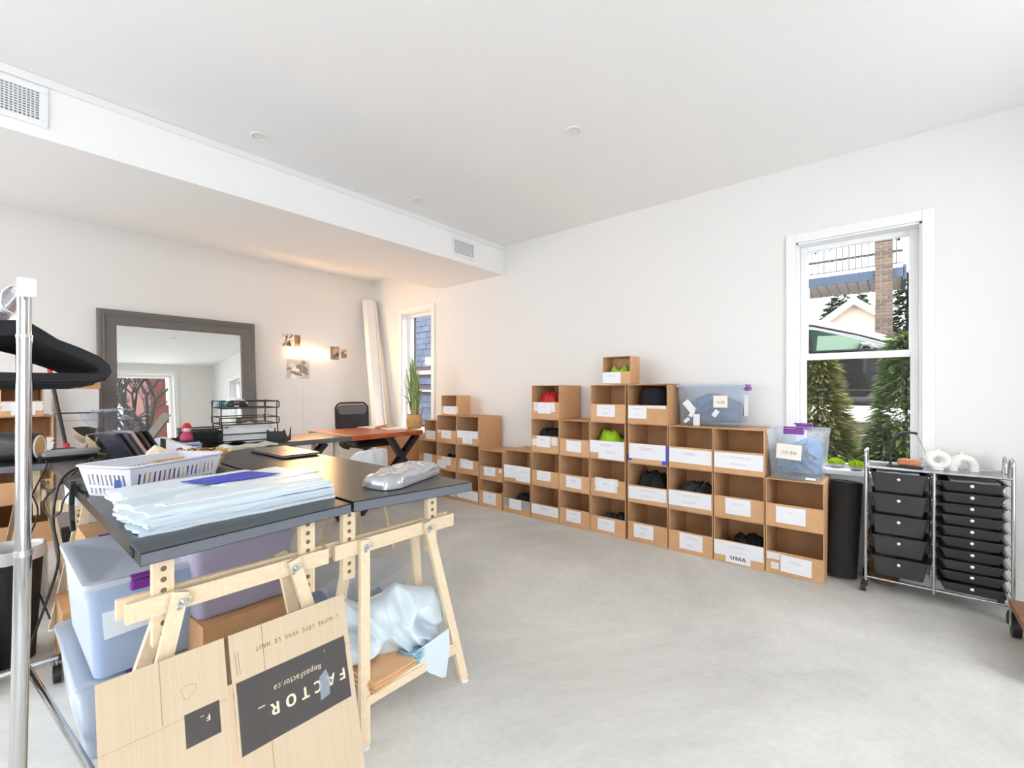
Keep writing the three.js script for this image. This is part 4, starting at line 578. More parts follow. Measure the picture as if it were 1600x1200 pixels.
{ // office chair
  const t = thing('office_chair', 'black office chair with rounded mesh back behind the orange desk', 'chair', [2.965, 0, -4.93], 0.0);
  const mesh = std({ color: new THREE.Color(0.05, 0.05, 0.054), roughness: 0.8, map: texCloth });
  const rrect = (w, h, r, cy) => { const p = []; for (const [sx, sy, a0] of [[1, -1, -90], [1, 1, 0], [-1, 1, 90], [-1, -1, 180]]) for (let k = 0; k <= 6; k++) { const a = (a0 + k * 15) * Math.PI / 180; p.push([sx * (w / 2 - r) + r * Math.cos(a), cy + sy * (h / 2 - r) + r * Math.sin(a)]); } return p; };
  const back = obj('backrest', [T(ext(rrect(0.4, 0.34, 0.07, 0.9), 0.014, 0.004), 0, 0, -0.1, -0.06)], mesh, t);
  obj('headrest_band', T(ext(rrect(0.385, 0.12, 0.055, 1.01), 0.012, 0.004), 0, 0, -0.094, -0.06), std({ color: new THREE.Color(0.15, 0.15, 0.157), roughness: 0.7 }), back);
  obj('back_frame', T(tube(rrect(0.43, 0.4, 0.08, 0.89).map(([x, y]) => [x, y, 0.006]), 0.012, 90, 8, true), 0, 0, -0.1, -0.06), M.black, t);
  obj('seat', T(cushion([[-0.24, -0.22], [0.24, -0.22], [0.26, 0], [0.23, 0.22], [-0.23, 0.22], [-0.26, 0]], 0.07, { fold: 0, back: 0.6, p: 6 }), 0, 0.62, 0.16, -Math.PI / 2), M.black, t);
  obj('back_bracket', tube([[0, 0.58, 0.1], [0, 0.58, -0.08], [0, 0.7, -0.13], [0, 0.8, -0.11]], 0.022, 24, 8), M.black, t);
  obj('armrest', [tube([[-0.24, 0.58, 0.2], [-0.3, 0.6, 0.18], [-0.31, 0.64, 0.1]], 0.014, 16, 8)], M.black, t); obj('armrest', [tube([[0.24, 0.58, 0.2], [0.3, 0.6, 0.18], [0.31, 0.64, 0.1]], 0.014, 16, 8)], M.black, t);
  obj('column', [cyl(0.025, 0.025, 0.46, 0, 0.35, 0.14), cyl(0.09, 0.06, 0.05, 0, 0.575, 0.14)], M.black, t);
  const base = []; for (let i = 0; i < 5; i++) { const a = i / 5 * 6.283 + 0.3; base.push(plank([0, 0.12, 0.14], [Math.cos(a) * 0.28, 0.075, 0.14 + Math.sin(a) * 0.28], 0.035, 0.025, [Math.sin(a), 0, -Math.cos(a)]), cyl(0.025, 0.025, 0.03, Math.cos(a) * 0.28, 0.027, 0.14 + Math.sin(a) * 0.28, 14, Math.PI / 2)); } obj('star_base', base, M.black, t);
}
{ // white quilted chair
  const t = thing('quilted_chair', 'white quilted tub chair with wooden legs beyond the black tables', 'chair', [1.92, 0, -3.02], 0.12);
  const P = [], I = [], nu = 40, nv = 24, wq = M.whiteQuilt = std({ color: new THREE.Color(0.72, 0.74, 0.76), roughness: 0.5 });
  for (const off of [0, 1]) for (let j = 0; j <= nv; j++) for (let i = 0; i <= nu; i++) { const u = i / nu * 2 - 1, v = j / nv; const hw = 0.19 - 0.035 * Math.pow(Math.abs(v), 3), edge = Math.pow(Math.abs(u), 6) * 0.05; const q = Math.max(Math.abs(Math.sin((u * 3 + v * 2.6) * Math.PI / 2)), 0), q2 = Math.abs(Math.sin((u * 3 - v * 2.6) * Math.PI / 2)); const puff = 0.012 * Math.pow(q * q2, 0.5) * (1 - Math.pow(Math.abs(u), 8)); P.push(u * hw, 0.44 + v * 0.36 - edge * v, 0.02 + 0.05 * v - 0.1 * u * u * (1 - v * 0.3) + (off ? -0.04 : puff)); }
  const st = (nu + 1) * (nv + 1); for (const o of [0, st]) for (let j = 0; j < nv; j++) for (let i = 0; i < nu; i++) { const a = o + j * (nu + 1) + i, b = a + 1, c = a + nu + 1, d = c + 1; o ? I.push(a, c, b, b, c, d) : I.push(a, b, c, b, d, c); }
  for (let i = 0; i < nu; i++) { const a = nv * (nu + 1) + i; I.push(a, a + 1, a + st, a + 1, a + 1 + st, a + st); } for (let j = 0; j < nv; j++) for (const i of [0, nu]) { const a = j * (nu + 1) + i, b = a + nu + 1; i ? I.push(a, a + st, b, b, a + st, b + st) : I.push(a, b, a + st, b, b + st, a + st); }
  const g = new THREE.BufferGeometry(); g.setAttribute('position', new THREE.Float32BufferAttribute(P, 3)); g.setIndex(I); g.computeVertexNormals();
  obj('backrest', g, wq, t); obj('seat', T(cushion([[-0.2, -0.02], [0.2, -0.02], [0.21, 0.2], [0.17, 0.42], [-0.17, 0.42], [-0.21, 0.2]], 0.06, { fold: 0.02, back: 0.8, p: 6 }), 0, 0.43, 0.02, -Math.PI / 2), wq, t);
  for (const [x, z] of [[-0.15, 0], [0.15, 0], [-0.15, -0.34], [0.15, -0.34]]) obj('leg', rod([x * 0.8, 0.42, z * 0.9 - 0.02], [x * 1.25, 0, z * 1.05 + (z ? 0 : 0.03)], 0.013), M.pine, t);
}
{ // snake plant
  const t = thing('snake_plant', 'tall snake plant in a woven basket pot on the desk end', 'plant', [3.26, deskY, -4.24]);
  obj('basket_pot', lathe([[0, 0.0005], [0.07, 0.0005], [0.085, 0.02], [0.092, 0.09], [0.098, 0.095], [0.09, 0.1], [0.083, 0.165], [0.078, 0.165], [0.083, 0.1], [0, 0.1]], 36), M.basket, t); obj('soil', cyl(0.078, 0.078, 0.01, 0, 0.14, 0), out.soil, t);
  obj('handle', tube([[-0.06, 0.16, 0.065], [-0.05, 0.215, 0.07], [0, 0.235, 0.072], [0.05, 0.215, 0.07], [0.06, 0.16, 0.065]], 0.005, 30, 6), M.basket, t);
  const leafTex = tex(128, 256, (u, v) => { const e = Math.abs(u - 0.5) * 2, band = N(u * 3, v * 26, 2) * 40; return e > 0.78 ? [196, 190, 110] : [128 + band, 158 + band, 104 + band * 0.8]; });
  const lm = phy({ map: leafTex, roughness: 0.45, transmission: 0.12, thickness: 0, side: THREE.DoubleSide });
  seed = 77; for (let i = 0; i < 25; i++) { const a = rr(0, 6.283), H = i < 6 ? rr(0.6, 0.77) : rr(0.3, 0.62), w = rr(0.02, 0.032), lean = i < 21 ? rr(0.02, 0.12) : rr(0.16, 0.26), b = rr(0.01, 0.05), tw = rr(-0.6, 0.6), P = [], U = [], I = [];
    for (let k = 0; k <= 14; k++) { const f = k / 14, ww = w * Math.pow(Math.sin(Math.PI * Math.min(1, 0.28 + f * 0.72)), 0.8) * (f > 0.98 ? 0.05 : 1), r = b + lean * f * f, c = a + 1.57 + tw * f; for (const s of [-1, 0, 1]) { P.push(Math.cos(a) * r + Math.cos(c) * s * ww, 0.14 + H * f - (i >= 21 ? 0.2 * f * f * f : 0), Math.sin(a) * r + Math.sin(c) * s * ww + (s ? 0.004 : 0)); U.push((s + 1) / 2, f); } if (k < 14) { const q = k * 3; I.push(q, q + 3, q + 1, q + 1, q + 3, q + 4, q + 1, q + 4, q + 2, q + 2, q + 4, q + 5); } }
    const g = new THREE.BufferGeometry(); g.setAttribute('position', new THREE.Float32BufferAttribute(P, 3)); g.setAttribute('uv', new THREE.Float32BufferAttribute(U, 2)); g.setIndex(I); g.computeVertexNormals(); obj('leaf', asIs(g), lm, t); }
}
tag(obj('gold_ribbon', [0, 1, 2, 3].map(i => tube([[2.9 + i * 0.03, 0.806, -4.5 - i * 0.03], [2.98 + i * 0.05, 0.822 + 0.006 * i, -4.58], [3.1 + i * 0.02, 0.815, -4.62 - 0.02 * i], [3.16 - i * 0.03, 0.806, -4.5 - i * 0.02]], 0.0055, 40, 6)), std({ color: new THREE.Color(0.8, 0.36, 0.03), roughness: 0.5 })), 'tangle of golden yellow ribbon on the orange desk', 'ribbon');
seed = 60; for (const [x, z, a, l] of [[3.02, -4.72, 0.2, 'white paper sheets at the back of the orange desk'], [3.07, -4.38, -0.3, 'white paper lying beside the basket pot on the desk']]) { const o = tag(obj('paper_sheets', slab(0.21, 0.003, 0.28, (x, z, y) => [0, y + 0.004 + 0.006 * Math.abs(N(x * 12, z * 9, a))]), M.paper), l, 'papers'); o.position.set(x, deskY + 0.0005, z); o.rotation.y = a; }
{
  const t = thing('waste_basket', 'dark wire waste basket under the right end of the orange desk', 'waste basket', [3.26, 0.0005, -4.33]);
  const gs = [0.004, 0.12, 0.24, 0.35].map(y => T(new THREE.TorusGeometry(0.09 + y * 0.09, 0.004, 6, 32), 0, y, 0, Math.PI / 2)); obj('rings', gs, M.darkMetal, t); obj('wires', Array.from({ length: 26 }, (_, i) => { const a = i / 26 * 6.283; return rod([Math.cos(a) * 0.09, 0.004, Math.sin(a) * 0.09], [Math.cos(a) * 0.1215, 0.35, Math.sin(a) * 0.1215], 0.0018, 5); }), M.darkMetal, t); obj('bottom', cyl(0.09, 0.09, 0.004, 0, 0.003, 0), M.darkMetal, t);
}
{ const t = thing('cardboard_carton', 'closed cardboard carton on the floor behind the crossed desk leg', 'cardboard box', [3.55, 0.0005, -4.95]); obj('carton', bx(0.5, 0.68, 0.24, 0, 0.3405, 0, 0.004), cardTone[1], t); obj('tape_strip', bx(0.05, 0.0012, 0.236, 0, 0.681, 0), M.cardPale, t); }
// ------------------------------------------------------------ the black tables and their trestles
seed = 500;
const TY = 0.847;
function blackTable(label, q, thick, strip) {
  const t = thing('black_table', label, 'table', [0, 0, 0], 0);
  obj('tabletop', quadPrism(q, TY - thick, TY), M.tableTop, t);
  const [a, b] = strip; const n = V(-(b[1] - a[1]), 0, b[0] - a[0]).normalize().multiplyScalar(0.0008);
  obj('edge_strip', plank([a[0] + n.x, TY - thick / 2 - 0.0005, a[1] + n.z], [b[0] + n.x, TY - thick / 2 - 0.0005, b[1] + n.z], 0.0016, thick - 0.003, [n.x, 0, n.z], 0), M.tableEdge, t); return t;
}
const T1 = blackTable('black table nearest the camera carrying the pale mailing bags', [[0.255, -1.409], [0.848, -1.462], [0.84, -3.53], [0.25, -3.53]], 0.031, [[0.256, -1.409], [0.847, -1.462]]);
obj('end_hole', bx(0.002, 0.02, 0.045, 0.2535, TY - 0.016, -1.5), M.blackMatte, T1);
blackTable('black table with the silver bag and the laptop', [[0.868, -1.478], [1.387, -1.401], [1.368, -3.53], [0.856, -3.53]], 0.036, [[0.869, -1.478], [1.386, -1.401]]);
blackTable('black table across the back holding the wire letter tray', [[-0.8, -3.55], [1.56, -3.55], [1.56, -4.22], [-0.8, -4.22]], 0.034, [[-0.8, -3.55], [1.56, -3.55]]);
const holeG = ready(cyl(0.0075, 0.0075, 0.0016, 0, 0, 0, 14, Math.PI / 2));
function trestle(label, p, turn, o) { // rail along local x at z = 0
  const t = thing('trestle', label, 'trestle', p, turn, 'pine trestles under the black tables'), { r0, r1, posts, top, foot } = o, yr = 0.663, topY = TY - o.thick;
  for (const s of [1, -1]) obj('rail', plank([r0 - (s < 0 ? 0.012 : 0), yr, s * 0.024], [r1 + 0.004, yr, s * 0.024], 0.018, 0.054, [0, 0, 1]), M.pine, t);
  for (const x of posts) { const q = obj('post', plank([x, 0.545, 0], [x, topY - 0.019, 0], 0.05, 0.026, [1, 0, 0]), M.pine, t); for (let i = 0; i < 8; i++) { const y = 0.575 + i * 0.03; const h = obj('peg_hole', holeG, M.hole, q); h.position.set(x, y, 0.0128); } }
  obj('top_bar', plank([r0 + 0.05, topY - 0.0095, 0], [r1 - 0.05, topY - 0.0095, 0], 0.05, 0.018, [0, 0, 1]), M.pine, t);
  [0, 1].forEach(i => { for (const s of [1, -1]) { const f = [foot[i], 0.006, s * 0.145], a = [top[i], 0.69, s * 0.045]; const l = obj('leg', plank(f, a, 0.038, 0.02, [1, 0, 0]), M.pine, t); obj('glide', cyl(0.016, 0.019, 0.007, f[0], 0.0036, f[2], 16), M.whitePlastic, l);
    if (s > 0) obj('wing_bolt', [cyl(0.011, 0.011, 0.003, a[0] + 0.002, 0.665, 0.0605, 18, Math.PI / 2), cyl(0.0045, 0.0045, 0.018, a[0] + 0.002, 0.665, 0.068, 10, Math.PI / 2), T(new THREE.TorusGeometry(0.008, 0.0022, 6, 14), a[0] - 0.008, 0.659, 0.07, 0, 0.5), T(new THREE.TorusGeometry(0.008, 0.0022, 6, 14), a[0] + 0.013, 0.671, 0.07, 0, -0.5)], M.steel, l); } });
  const at = (i, y) => top[i] + (foot[i] - top[i]) * (1 - y / 0.69);
  const ys = o.shelf ?? 0.165; for (const s of [1, -1]) obj('crosspiece', plank([at(0, ys), ys - 0.02, s * 0.128], [at(1, ys), ys - 0.02, s * 0.128], 0.016, 0.034, [0, 0, 1]), M.pine, t);
  if (o.slats) for (let i = 0; i < 4; i++) obj('shelf_slat', plank([at(0, ys) + 0.03, ys + 0.005, -0.11 + i * 0.073], [at(1, ys) - 0.01, ys + 0.005, -0.11 + i * 0.073], 0.055, 0.012, [0, 0, 1]), M.pine, t);
  return t;
}
trestle('pine trestle at the near end of the table with mailing bags', [0, 0, -1.555], 0, { r0: 0.246, r1: 0.795, posts: [0.33, 0.733], top: [0.362, 0.668], foot: [0.18, 0.835], thick: 0.031 });
trestle('pine trestle with slatted shelf holding the draped pale blue bag', [0, 0, -1.555], 0, { r0: 0.822, r1: 1.387, posts: [0.888, 1.283], top: [0.93, 1.228], foot: [0.868, 1.347], thick: 0.036, slats: true });
trestle('pine trestle at the far end of the table with mailing bags', [0, 0, -3.2], 0, { r0: 0.26, r1: 0.8, posts: [0.33, 0.733], top: [0.362, 0.668], foot: [0.25, 0.79], thick: 0.031 });
trestle('pine trestle at the far end under the laptop', [0, 0, -3.2], 0, { r0: 0.84, r1: 1.34, posts: [0.9, 1.27], top: [0.94, 1.22], foot: [0.868, 1.32], thick: 0.036 });
trestle('pine trestle under the back table beside the hanging cables', [0.21, 0, -3.885], Math.PI / 2, { r0: -0.27, r1: 0.27, posts: [-0.19, 0.2], top: [-0.16, 0.16], foot: [-0.24, 0.24], thick: 0.034 });
trestle('pine trestle under the right end of the back table', [1.18, 0, -3.885], Math.PI / 2, { r0: -0.27, r1: 0.27, posts: [-0.19, 0.2], top: [-0.16, 0.16], foot: [-0.24, 0.24], thick: 0.034 });
// ------------------------------------------------------------ things on the tables
const S = TY + 0.0008;
const slabUv = (w, t, d) => { const g = new THREE.BoxGeometry(w, t, d, 16, 1, 10), p = g.attributes.position; for (let i = 0; i < p.count; i++) { const x = p.getX(i), z = p.getZ(i); p.setXYZ(i, x + z * 0.55, p.getY(i) + 0.003 * N(x * 9, z * 9, 3), z); } g.computeVertexNormals(); return g; };
// fanned heap of pale mailing bags: every bag a folded bundle of its own
const mailMat = [M.polyWhite, std({ color: new THREE.Color(0.66, 0.77, 0.84), roughness: 0.4 }), std({ color: new THREE.Color(0.58, 0.71, 0.79), roughness: 0.42 })];
function mailer(label, x, y, z, turn, w, d, th, sd, m) {
  const g = slab(w, th, d, (px, pz, py) => { const u = px / w, v = pz / d; const left = Math.max(0, -u - 0.34); return [0.012 * N(pz * 30, sd, 1) * (Math.abs(u) > 0.45 ? 1 : 0.1), py * (1 - 0.75 * Math.max(Math.pow(Math.abs(2 * v), 8), Math.pow(Math.abs(2 * u), 20))) + 0.0025 * N(px * 9, pz * 9, Math.floor(sd / 3) * 0.15) + left * (0.025 * Math.sin(pz * 42) - 0.01), 0.01 * N(px * 12, sd, 4) * (Math.abs(v) > 0.45 ? 1 : 0.1)]; }, 30, 16);
  const o = tag(obj('mailing_bag', g, m || mailMat[sd % 3]), label, 'mailing bag', 'pale mailing bags heaped on the near table'); o.position.set(x, y + th / 2, z); o.rotation.y = turn; return o;
}
{ // three fanned rows; every bag is a thin folded bundle, pushed out a little from the one below
  const rows = [['front', 0.56, -1.655, 0.075, 0.57, 0.15], ['middle', 0.555, -1.79, 0.1, 0.56, 0.15], ['back', 0.535, -1.93, 0.09, 0.5, 0.16]], lay = ['bottom', 'second', 'third', 'fourth', 'fifth', 'sixth', 'seventh', 'top'];
  for (let k = 0; k < 8; k++) rows.forEach(([w, x, z, a, L, D], i) => mailer(`pale mailing bag, ${w} row of the heap, ${lay[k]} layer`, x + 0.012 - k * 0.003 + (k % 2) * 0.012 + rr(-0.012, 0.012), S + 0.002 + k * 0.0079 + i * 0.0007, z + rr(-0.006, 0.006) + k * 0.003, a + (k - 3) * 0.006 + rr(-0.03, 0.03), L * rr(0.96, 1.02), D * rr(0.92, 1.04), 0.0074, 7 + k * 3 + i));
  const y = S + 0.0645;
  mailer('white mailing bag along the back of the heap beside the slotted basket', 0.5, y, -1.935, 0.1, 0.44, 0.17, 0.007, 31, M.polyWhite);
  mailer('white mailing bag on top at the right end of the heap', 0.69, y + 0.0025, -1.845, 0.32, 0.34, 0.24, 0.006, 33, M.polyWhite);
  mailer('long white mailing bag along the front edge of the heap', 0.585, y + 0.001, -1.66, 0.13, 0.5, 0.1, 0.006, 36, M.polyWhite);
  mailer('slim white mailing bag across the middle of the heap top', 0.6, y + 0.0015, -1.745, 0.2, 0.42, 0.07, 0.006, 38, M.polyWhite);
  const p = tag(obj('printed_bag', asIs(slabUv(0.22, 0.0024, 0.12)), std({ roughness: 0.6, map: canvasTex(128, 64, (x, w, h) => { x.fillStyle = '#2b3fb4'; x.fillRect(0, 0, w, h); scribble(x, 34, 14, 40, 2, 'rgba(220,226,255,0.7)'); scribble(x, 104, 54, 26, 1, 'rgba(220,226,255,0.7)'); }) })), 'mailing bag with a bright blue printed panel on top of the heap', 'mailing bag'); p.position.set(0.6, y + 0.0175, -1.845); p.rotation.set(0.02, 0.05, 0.01);
}
{ // slotted plastic basket with coloured things in it
  const t = thing('slotted_basket', 'white slotted plastic basket full of colourful packets behind the mailing bags', 'basket', [0.475, S, -2.33], 0.5), W = 0.4, D = 0.24, H = 0.115, k = 0.003, f = 0.022;
  const m = phy({ color: new THREE.Color(0.86, 0.88, 0.95), transmission: 0.45, thickness: 0, roughness: 0.5 });
  obj('bottom', bx(W - 2 * f, 0.004, D - 2 * f, 0, 0.003, 0, 0.001), m, t);
  const wall = (L, x, z, ry) => { const n = Math.round(L / 0.0205), holes = []; for (let i = 2; i < n - 1; i++) { const a = -L / 2 + i * L / n; for (const [y0, y1] of [[0.012, 0.034], [0.045, 0.088]]) holes.push([[a - 0.0048, y0], [a - 0.0048, y1], [a + 0.0048, y1], [a + 0.0048, y0]]); } const g = ext([[-L / 2 + f, 0.002], [L / 2 - f, 0.002], [L / 2, H], [-L / 2, H]], k, 0, holes); T(g, 0, 0, -k / 2, 0.19); T(g, x, 0, z, 0, ry); return g; };
  const wl = (L, x, z, ry) => obj('side_wall', wall(L, x, z, ry), m, t);
  wl(W, 0, D / 2 - f, 0); wl(W, 0, -D / 2 + f, Math.PI); wl(D, W / 2 - f, 0, Math.PI / 2); wl(D, -W / 2 + f, 0, -Math.PI / 2);
  obj('rim', loft([[W + 0.012, D + 0.012, H - 0.006, 0.03], [W + 0.03, D + 0.03, H + 0.001, 0.03], [W + 0.026, D + 0.026, H + 0.006, 0.03], [W - 0.006, D - 0.006, H + 0.004, 0.025], [W - 0.008, D - 0.008, H - 0.006, 0.025]], 6, false, false), m, t);
  const cols = [[0.1, 0.05, 0.2], [0.42, 0.1, 0.16], [0.05, 0.1, 0.4], [0.55, 0.4, 0.08], [0.05, 0.05, 0.06], [0.6, 0.42, 0.3], [0.2, 0.05, 0.25], [0.65, 0.55, 0.3]].map(c => std({ color: new THREE.Color(...c), roughness: 0.5 }));
  seed = 91; const nm = ['dark violet', 'crimson', 'blue', 'mustard', 'black', 'tan', 'purple', 'straw yellow'];
  for (let i = 0; i < 16; i++) { const lx = -0.13 + (i % 8) * 0.038, lz = i < 8 ? 0.05 : -0.035, a = 0.5, c = Math.floor(rnd() * 8); const o = tag(obj('small_packet', bx(0.03, rr(0.06, 0.085), 0.05, 0, 0, 0, 0.008), cols[(i * 3 + (i > 7 ? 1 : 0)) % 8]), `${nm[(i * 3 + (i > 7 ? 1 : 0)) % 8]} packet ${i < 8 ? 'against the near wall' : 'towards the far wall'} of the slotted plastic basket`, 'packet', 'packets in the slotted plastic basket'); o.position.set(0.475 + lx * Math.cos(a) + lz * Math.sin(a), S + 0.052, -2.33 - lx * Math.sin(a) + lz * Math.cos(a)); o.rotation.set(rr(-0.1, 0.1), a, rr(-0.12, 0.12)); }
  const b = tag(obj('blue_card', bx(0.04, 0.06, 0.002, 0, 0, 0), std({ color: new THREE.Color(0.12, 0.22, 0.6), roughness: 0.5 })), 'blue card against the left end of the slotted plastic basket', 'card'); b.position.set(0.337, S + 0.04, -2.185); b.rotation.y = 0.5;
}
{ // oval woven basket with wood shavings
  const t = thing('oval_basket', 'oval cream woven basket of golden shavings behind the slotted basket', 'basket', [0.62, S, -2.63], 0.45), gs = [];
  for (let i = 0; i < 6; i++) { const pts = []; for (let k = 0; k < 36; k++) { const a = k / 36 * 6.283, e = 1 + 0.04 * i; pts.push([Math.cos(a) * 0.2 * e, 0.012 + i * 0.015 + 0.002 * Math.sin(a * 9 + i * 3), Math.sin(a) * 0.105 * e]); } gs.push(tube(pts, 0.0085, 72, 6, true)); }
  obj('coils', gs, std({ map: texWeave, color: new THREE.Color(0.82, 0.74, 0.62), roughness: 0.8 }), t); obj('bottom', T(cyl(1, 1, 0.006, 0, 0, 0, 36).scale(0.2, 1, 0.105), 0, 0.006, 0), M.basket, t);
  seed = 93; const P = [], Q = []; for (let i = 0; i < 260; i++) { const a = rr(0, 6.283), r = Math.sqrt(rnd()) * 0.92; (i % 3 === 0 && Math.cos(a) > 0.1 ? Q : P).push(bx(rr(0.01, 0.03), 0.002, rr(0.006, 0.014), Math.cos(a) * r * 0.19, 0.07 + 0.025 * (1 - r) + rr(0, 0.014), Math.sin(a) * r * 0.098, 0, rr(-0.8, 0.8), rr(0, 3), rr(-0.8, 0.8))); }
  P.push(T(ball(1, 0, 0, 0, 20).scale(0.185, 0.045, 0.095), 0, 0.045, 0));
  const s = tag(obj('wood_shavings', P, std({ color: new THREE.Color(0.7, 0.42, 0.13), roughness: 0.7 })), 'golden wood shavings filling the oval woven basket', 'shavings'); s.userData.kind = 'stuff'; s.position.set(0.62, S, -2.63); s.rotation.y = 0.45;
  const u = tag(obj('dark_chips', Q, std({ color: new THREE.Color(0.2, 0.07, 0.02), roughness: 0.7 })), 'dark brown chips at the right end of the oval basket', 'chips'); u.userData.kind = 'stuff'; u.position.set(0.63, S + 0.012, -2.635); u.rotation.y = 0.45;
  const b = tag(obj('cream_pouch', T(cushion([[-0.05, 0], [-0.045, 0.05], [-0.01, 0.085], [0.04, 0.05], [0.05, 0]], 0.03, { fold: 0.4, freq: 24, back: 0.8 }), 0, 0, 0, -0.6), std({ color: new THREE.Color(0.8, 0.7, 0.55), roughness: 0.7 })), 'cream paper pouch in the left half of the oval basket', 'pouch'); b.position.set(0.545, S + 0.07, -2.62);
}
// ruler and thin chain
tag(obj('clear_ruler', bx(0.19, 0.003, 0.03, 0, 0, 0, 0.001), M.clearFilm), 'clear plastic ruler on the black table right of the slotted basket', 'ruler').position.set(0.745, S + 0.002, -2.27);
tag(obj('bead_chain', [tube([[-0.05, 0.004, 0], [-0.02, 0.004, -0.02], [0.02, 0.004, 0.012], [0.06, 0.004, -0.01]], 0.003, 40, 6), ...Array.from({ length: 14 }, (_, i) => ball(0.005, -0.05 + i * 0.008, 0.005, 0.012 * Math.sin(i), 8))], std({ color: new THREE.Color(0.65, 0.5, 0.32), roughness: 0.4 })), 'little tan bead chain lying behind the clear ruler', 'chain').position.set(0.745, S, -2.36);
{ // laptop
  const t = thing('laptop', 'closed silver laptop on the black table below the office chair', 'laptop', [1.245, S, -2.94], 0.0);
  const al = std({ color: new THREE.Color(0.2, 0.19, 0.18), roughness: 0.32, metalness: 0.7 });
  obj('base', loft([[0.2, 0.47, 0.002, 0.01], [0.225, 0.49, 0.007, 0.016], [0.225, 0.49, 0.012, 0.016]], 5), std({ color: new THREE.Color(0.35, 0.36, 0.37), roughness: 0.3, metalness: 0.7 }), t);
  const l = obj('lid', loft([[0.224, 0.489, 0.0128, 0.016], [0.226, 0.49, 0.017, 0.016], [0.222, 0.486, 0.0195, 0.015]], 5), al, t); obj('emblem', T(cyl(0.018, 0.018, 0.0006, 0, 0, 0, 24).scale(0.8, 1, 1), 0, 0.0199, 0), M.darkMetal, l);
}
{ // silver plastic bag
  const g = T(cushion([[-0.21, -0.06], [-0.2, 0.02], [-0.17, 0.09], [0, 0.105], [0.19, 0.1], [0.215, 0.04], [0.2, -0.08], [0.05, -0.095], [-0.16, -0.1]], 0.06, { fold: 0.2, freq: 9, back: 0.05, p: 7, sd: 12, rings: 22, n: 110 }), 0, 0, 0, -Math.PI / 2);
  const o = tag(obj('silver_bag', g, M.silverBag), 'silver grey plastic bag at the near end of the right black table', 'bag'); o.position.set(1.222, S + 0.004, -1.665); o.rotation.y = 0.36; o.scale.set(1.06, 1, 0.95);
}
{ // wire letter tray, three tiers
  const t = thing('letter_tray', 'black wire letter tray with three tiers on the back table', 'letter tray', [1.33, S, -3.83], -0.1), W = 0.37, D = 0.3, r = 0.0042;
  for (const y of [0.025, 0.145, 0.265]) { const c = [[-W / 2, D / 2], [W / 2, D / 2], [W / 2, -D / 2], [-W / 2, -D / 2]]; const gs = []; const loop = (h, ins) => tube(c.flatMap(([x, z]) => [[x * 0.97 - ins * Math.sign(x), y + h, z], [x - ins * Math.sign(x), y + h, z * 0.95]].sort((p, q) => 0)), r, 90, 7, true);
    for (const h of [0, 0.05]) gs.push(rod([-W / 2, y + h, D / 2], [W / 2, y + h, D / 2], r), rod([-W / 2, y + h, -D / 2], [W / 2, y + h, -D / 2], r)); for (const s of [-1, 1]) gs.push(tube([[s * W / 2, y, D / 2], [s * W / 2, y, -D / 2 + 0.02], [s * W / 2, y, -D / 2 - 0.02], [s * W / 2, y + 0.025, -D / 2 - 0.03], [s * W / 2, y + 0.05, -D / 2 - 0.02], [s * W / 2, y + 0.05, D / 2]], r, 50, 7));
    gs.push(tube([[-W / 2, y + 0.05, D / 2], [-W / 2 - 0.012, y + 0.045, D / 2], [-W / 2 - 0.014, y + 0.025, D / 2], [-W / 2 - 0.012, y + 0.004, D / 2], [-W / 2, y, D / 2]], r, 24, 7), tube([[W / 2, y + 0.05, D / 2], [W / 2 + 0.012, y + 0.045, D / 2], [W / 2 + 0.014, y + 0.025, D / 2], [W / 2 + 0.012, y + 0.004, D / 2], [W / 2, y, D / 2]], r, 24, 7));
    const tier = obj('tier', gs, M.darkMetal, t); const mesh = []; for (let i = 1; i < 18; i++) mesh.push(rod([-W / 2 + W * i / 18, y - 0.002, D / 2], [-W / 2 + W * i / 18, y - 0.002, -D / 2], 0.0012, 5)); obj('mesh_floor', mesh, M.darkMetal, tier); }
  for (const [x, z] of [[-W / 2, D / 2], [W / 2, D / 2], [-W / 2, -D / 2], [W / 2, -D / 2]]) obj('upright', tube([[x, 0, z], [x + 0.004, 0.1, z], [x - 0.004, 0.2, z], [x, 0.325, z]], 0.0045, 30, 7), M.darkMetal, t);
}
const loosePaper = (name, label, cat, w, d, x, y, z, a, m, curl, sd, th = 0.004) => { const o = tag(obj(name, slab(w, th, d, (px, pz, py) => [0, py + curl * Math.max(0, N(px * 9 + sd, pz * 9, sd) + 0.25)]), m), label, cat); o.position.set(x, y + th / 2, z); o.rotation.y = a; return o; };
const yellowish = std({ color: new THREE.Color(0.72, 0.68, 0.48), roughness: 0.7 });
loosePaper('paper_pile', 'white papers filling the bottom tier of the wire letter tray', 'papers', 0.33, 0.27, 1.33, S + 0.03, -3.83, -0.1, M.paper, 0.05, 3, 0.05);
loosePaper('paper_sheets', 'pale papers spread in front of the wire letter tray', 'papers', 0.34, 0.17, 1.22, S, -3.46, 0.2, std({ color: new THREE.Color(0.68, 0.66, 0.55), roughness: 0.75 }), 0.02, 5, 0.006);
loosePaper('yellow_paper', 'yellow paper slip lying left of the pale papers', 'papers', 0.2, 0.1, 1.04, S, -3.33, 0.5, yellowish, 0.012, 8);
loosePaper('folded_napkin', 'crumpled white tissue at the left end of the pale papers', 'papers', 0.1, 0.09, 1.1, S, -3.43, 0.4, M.paper, 0.045, 11, 0.008);
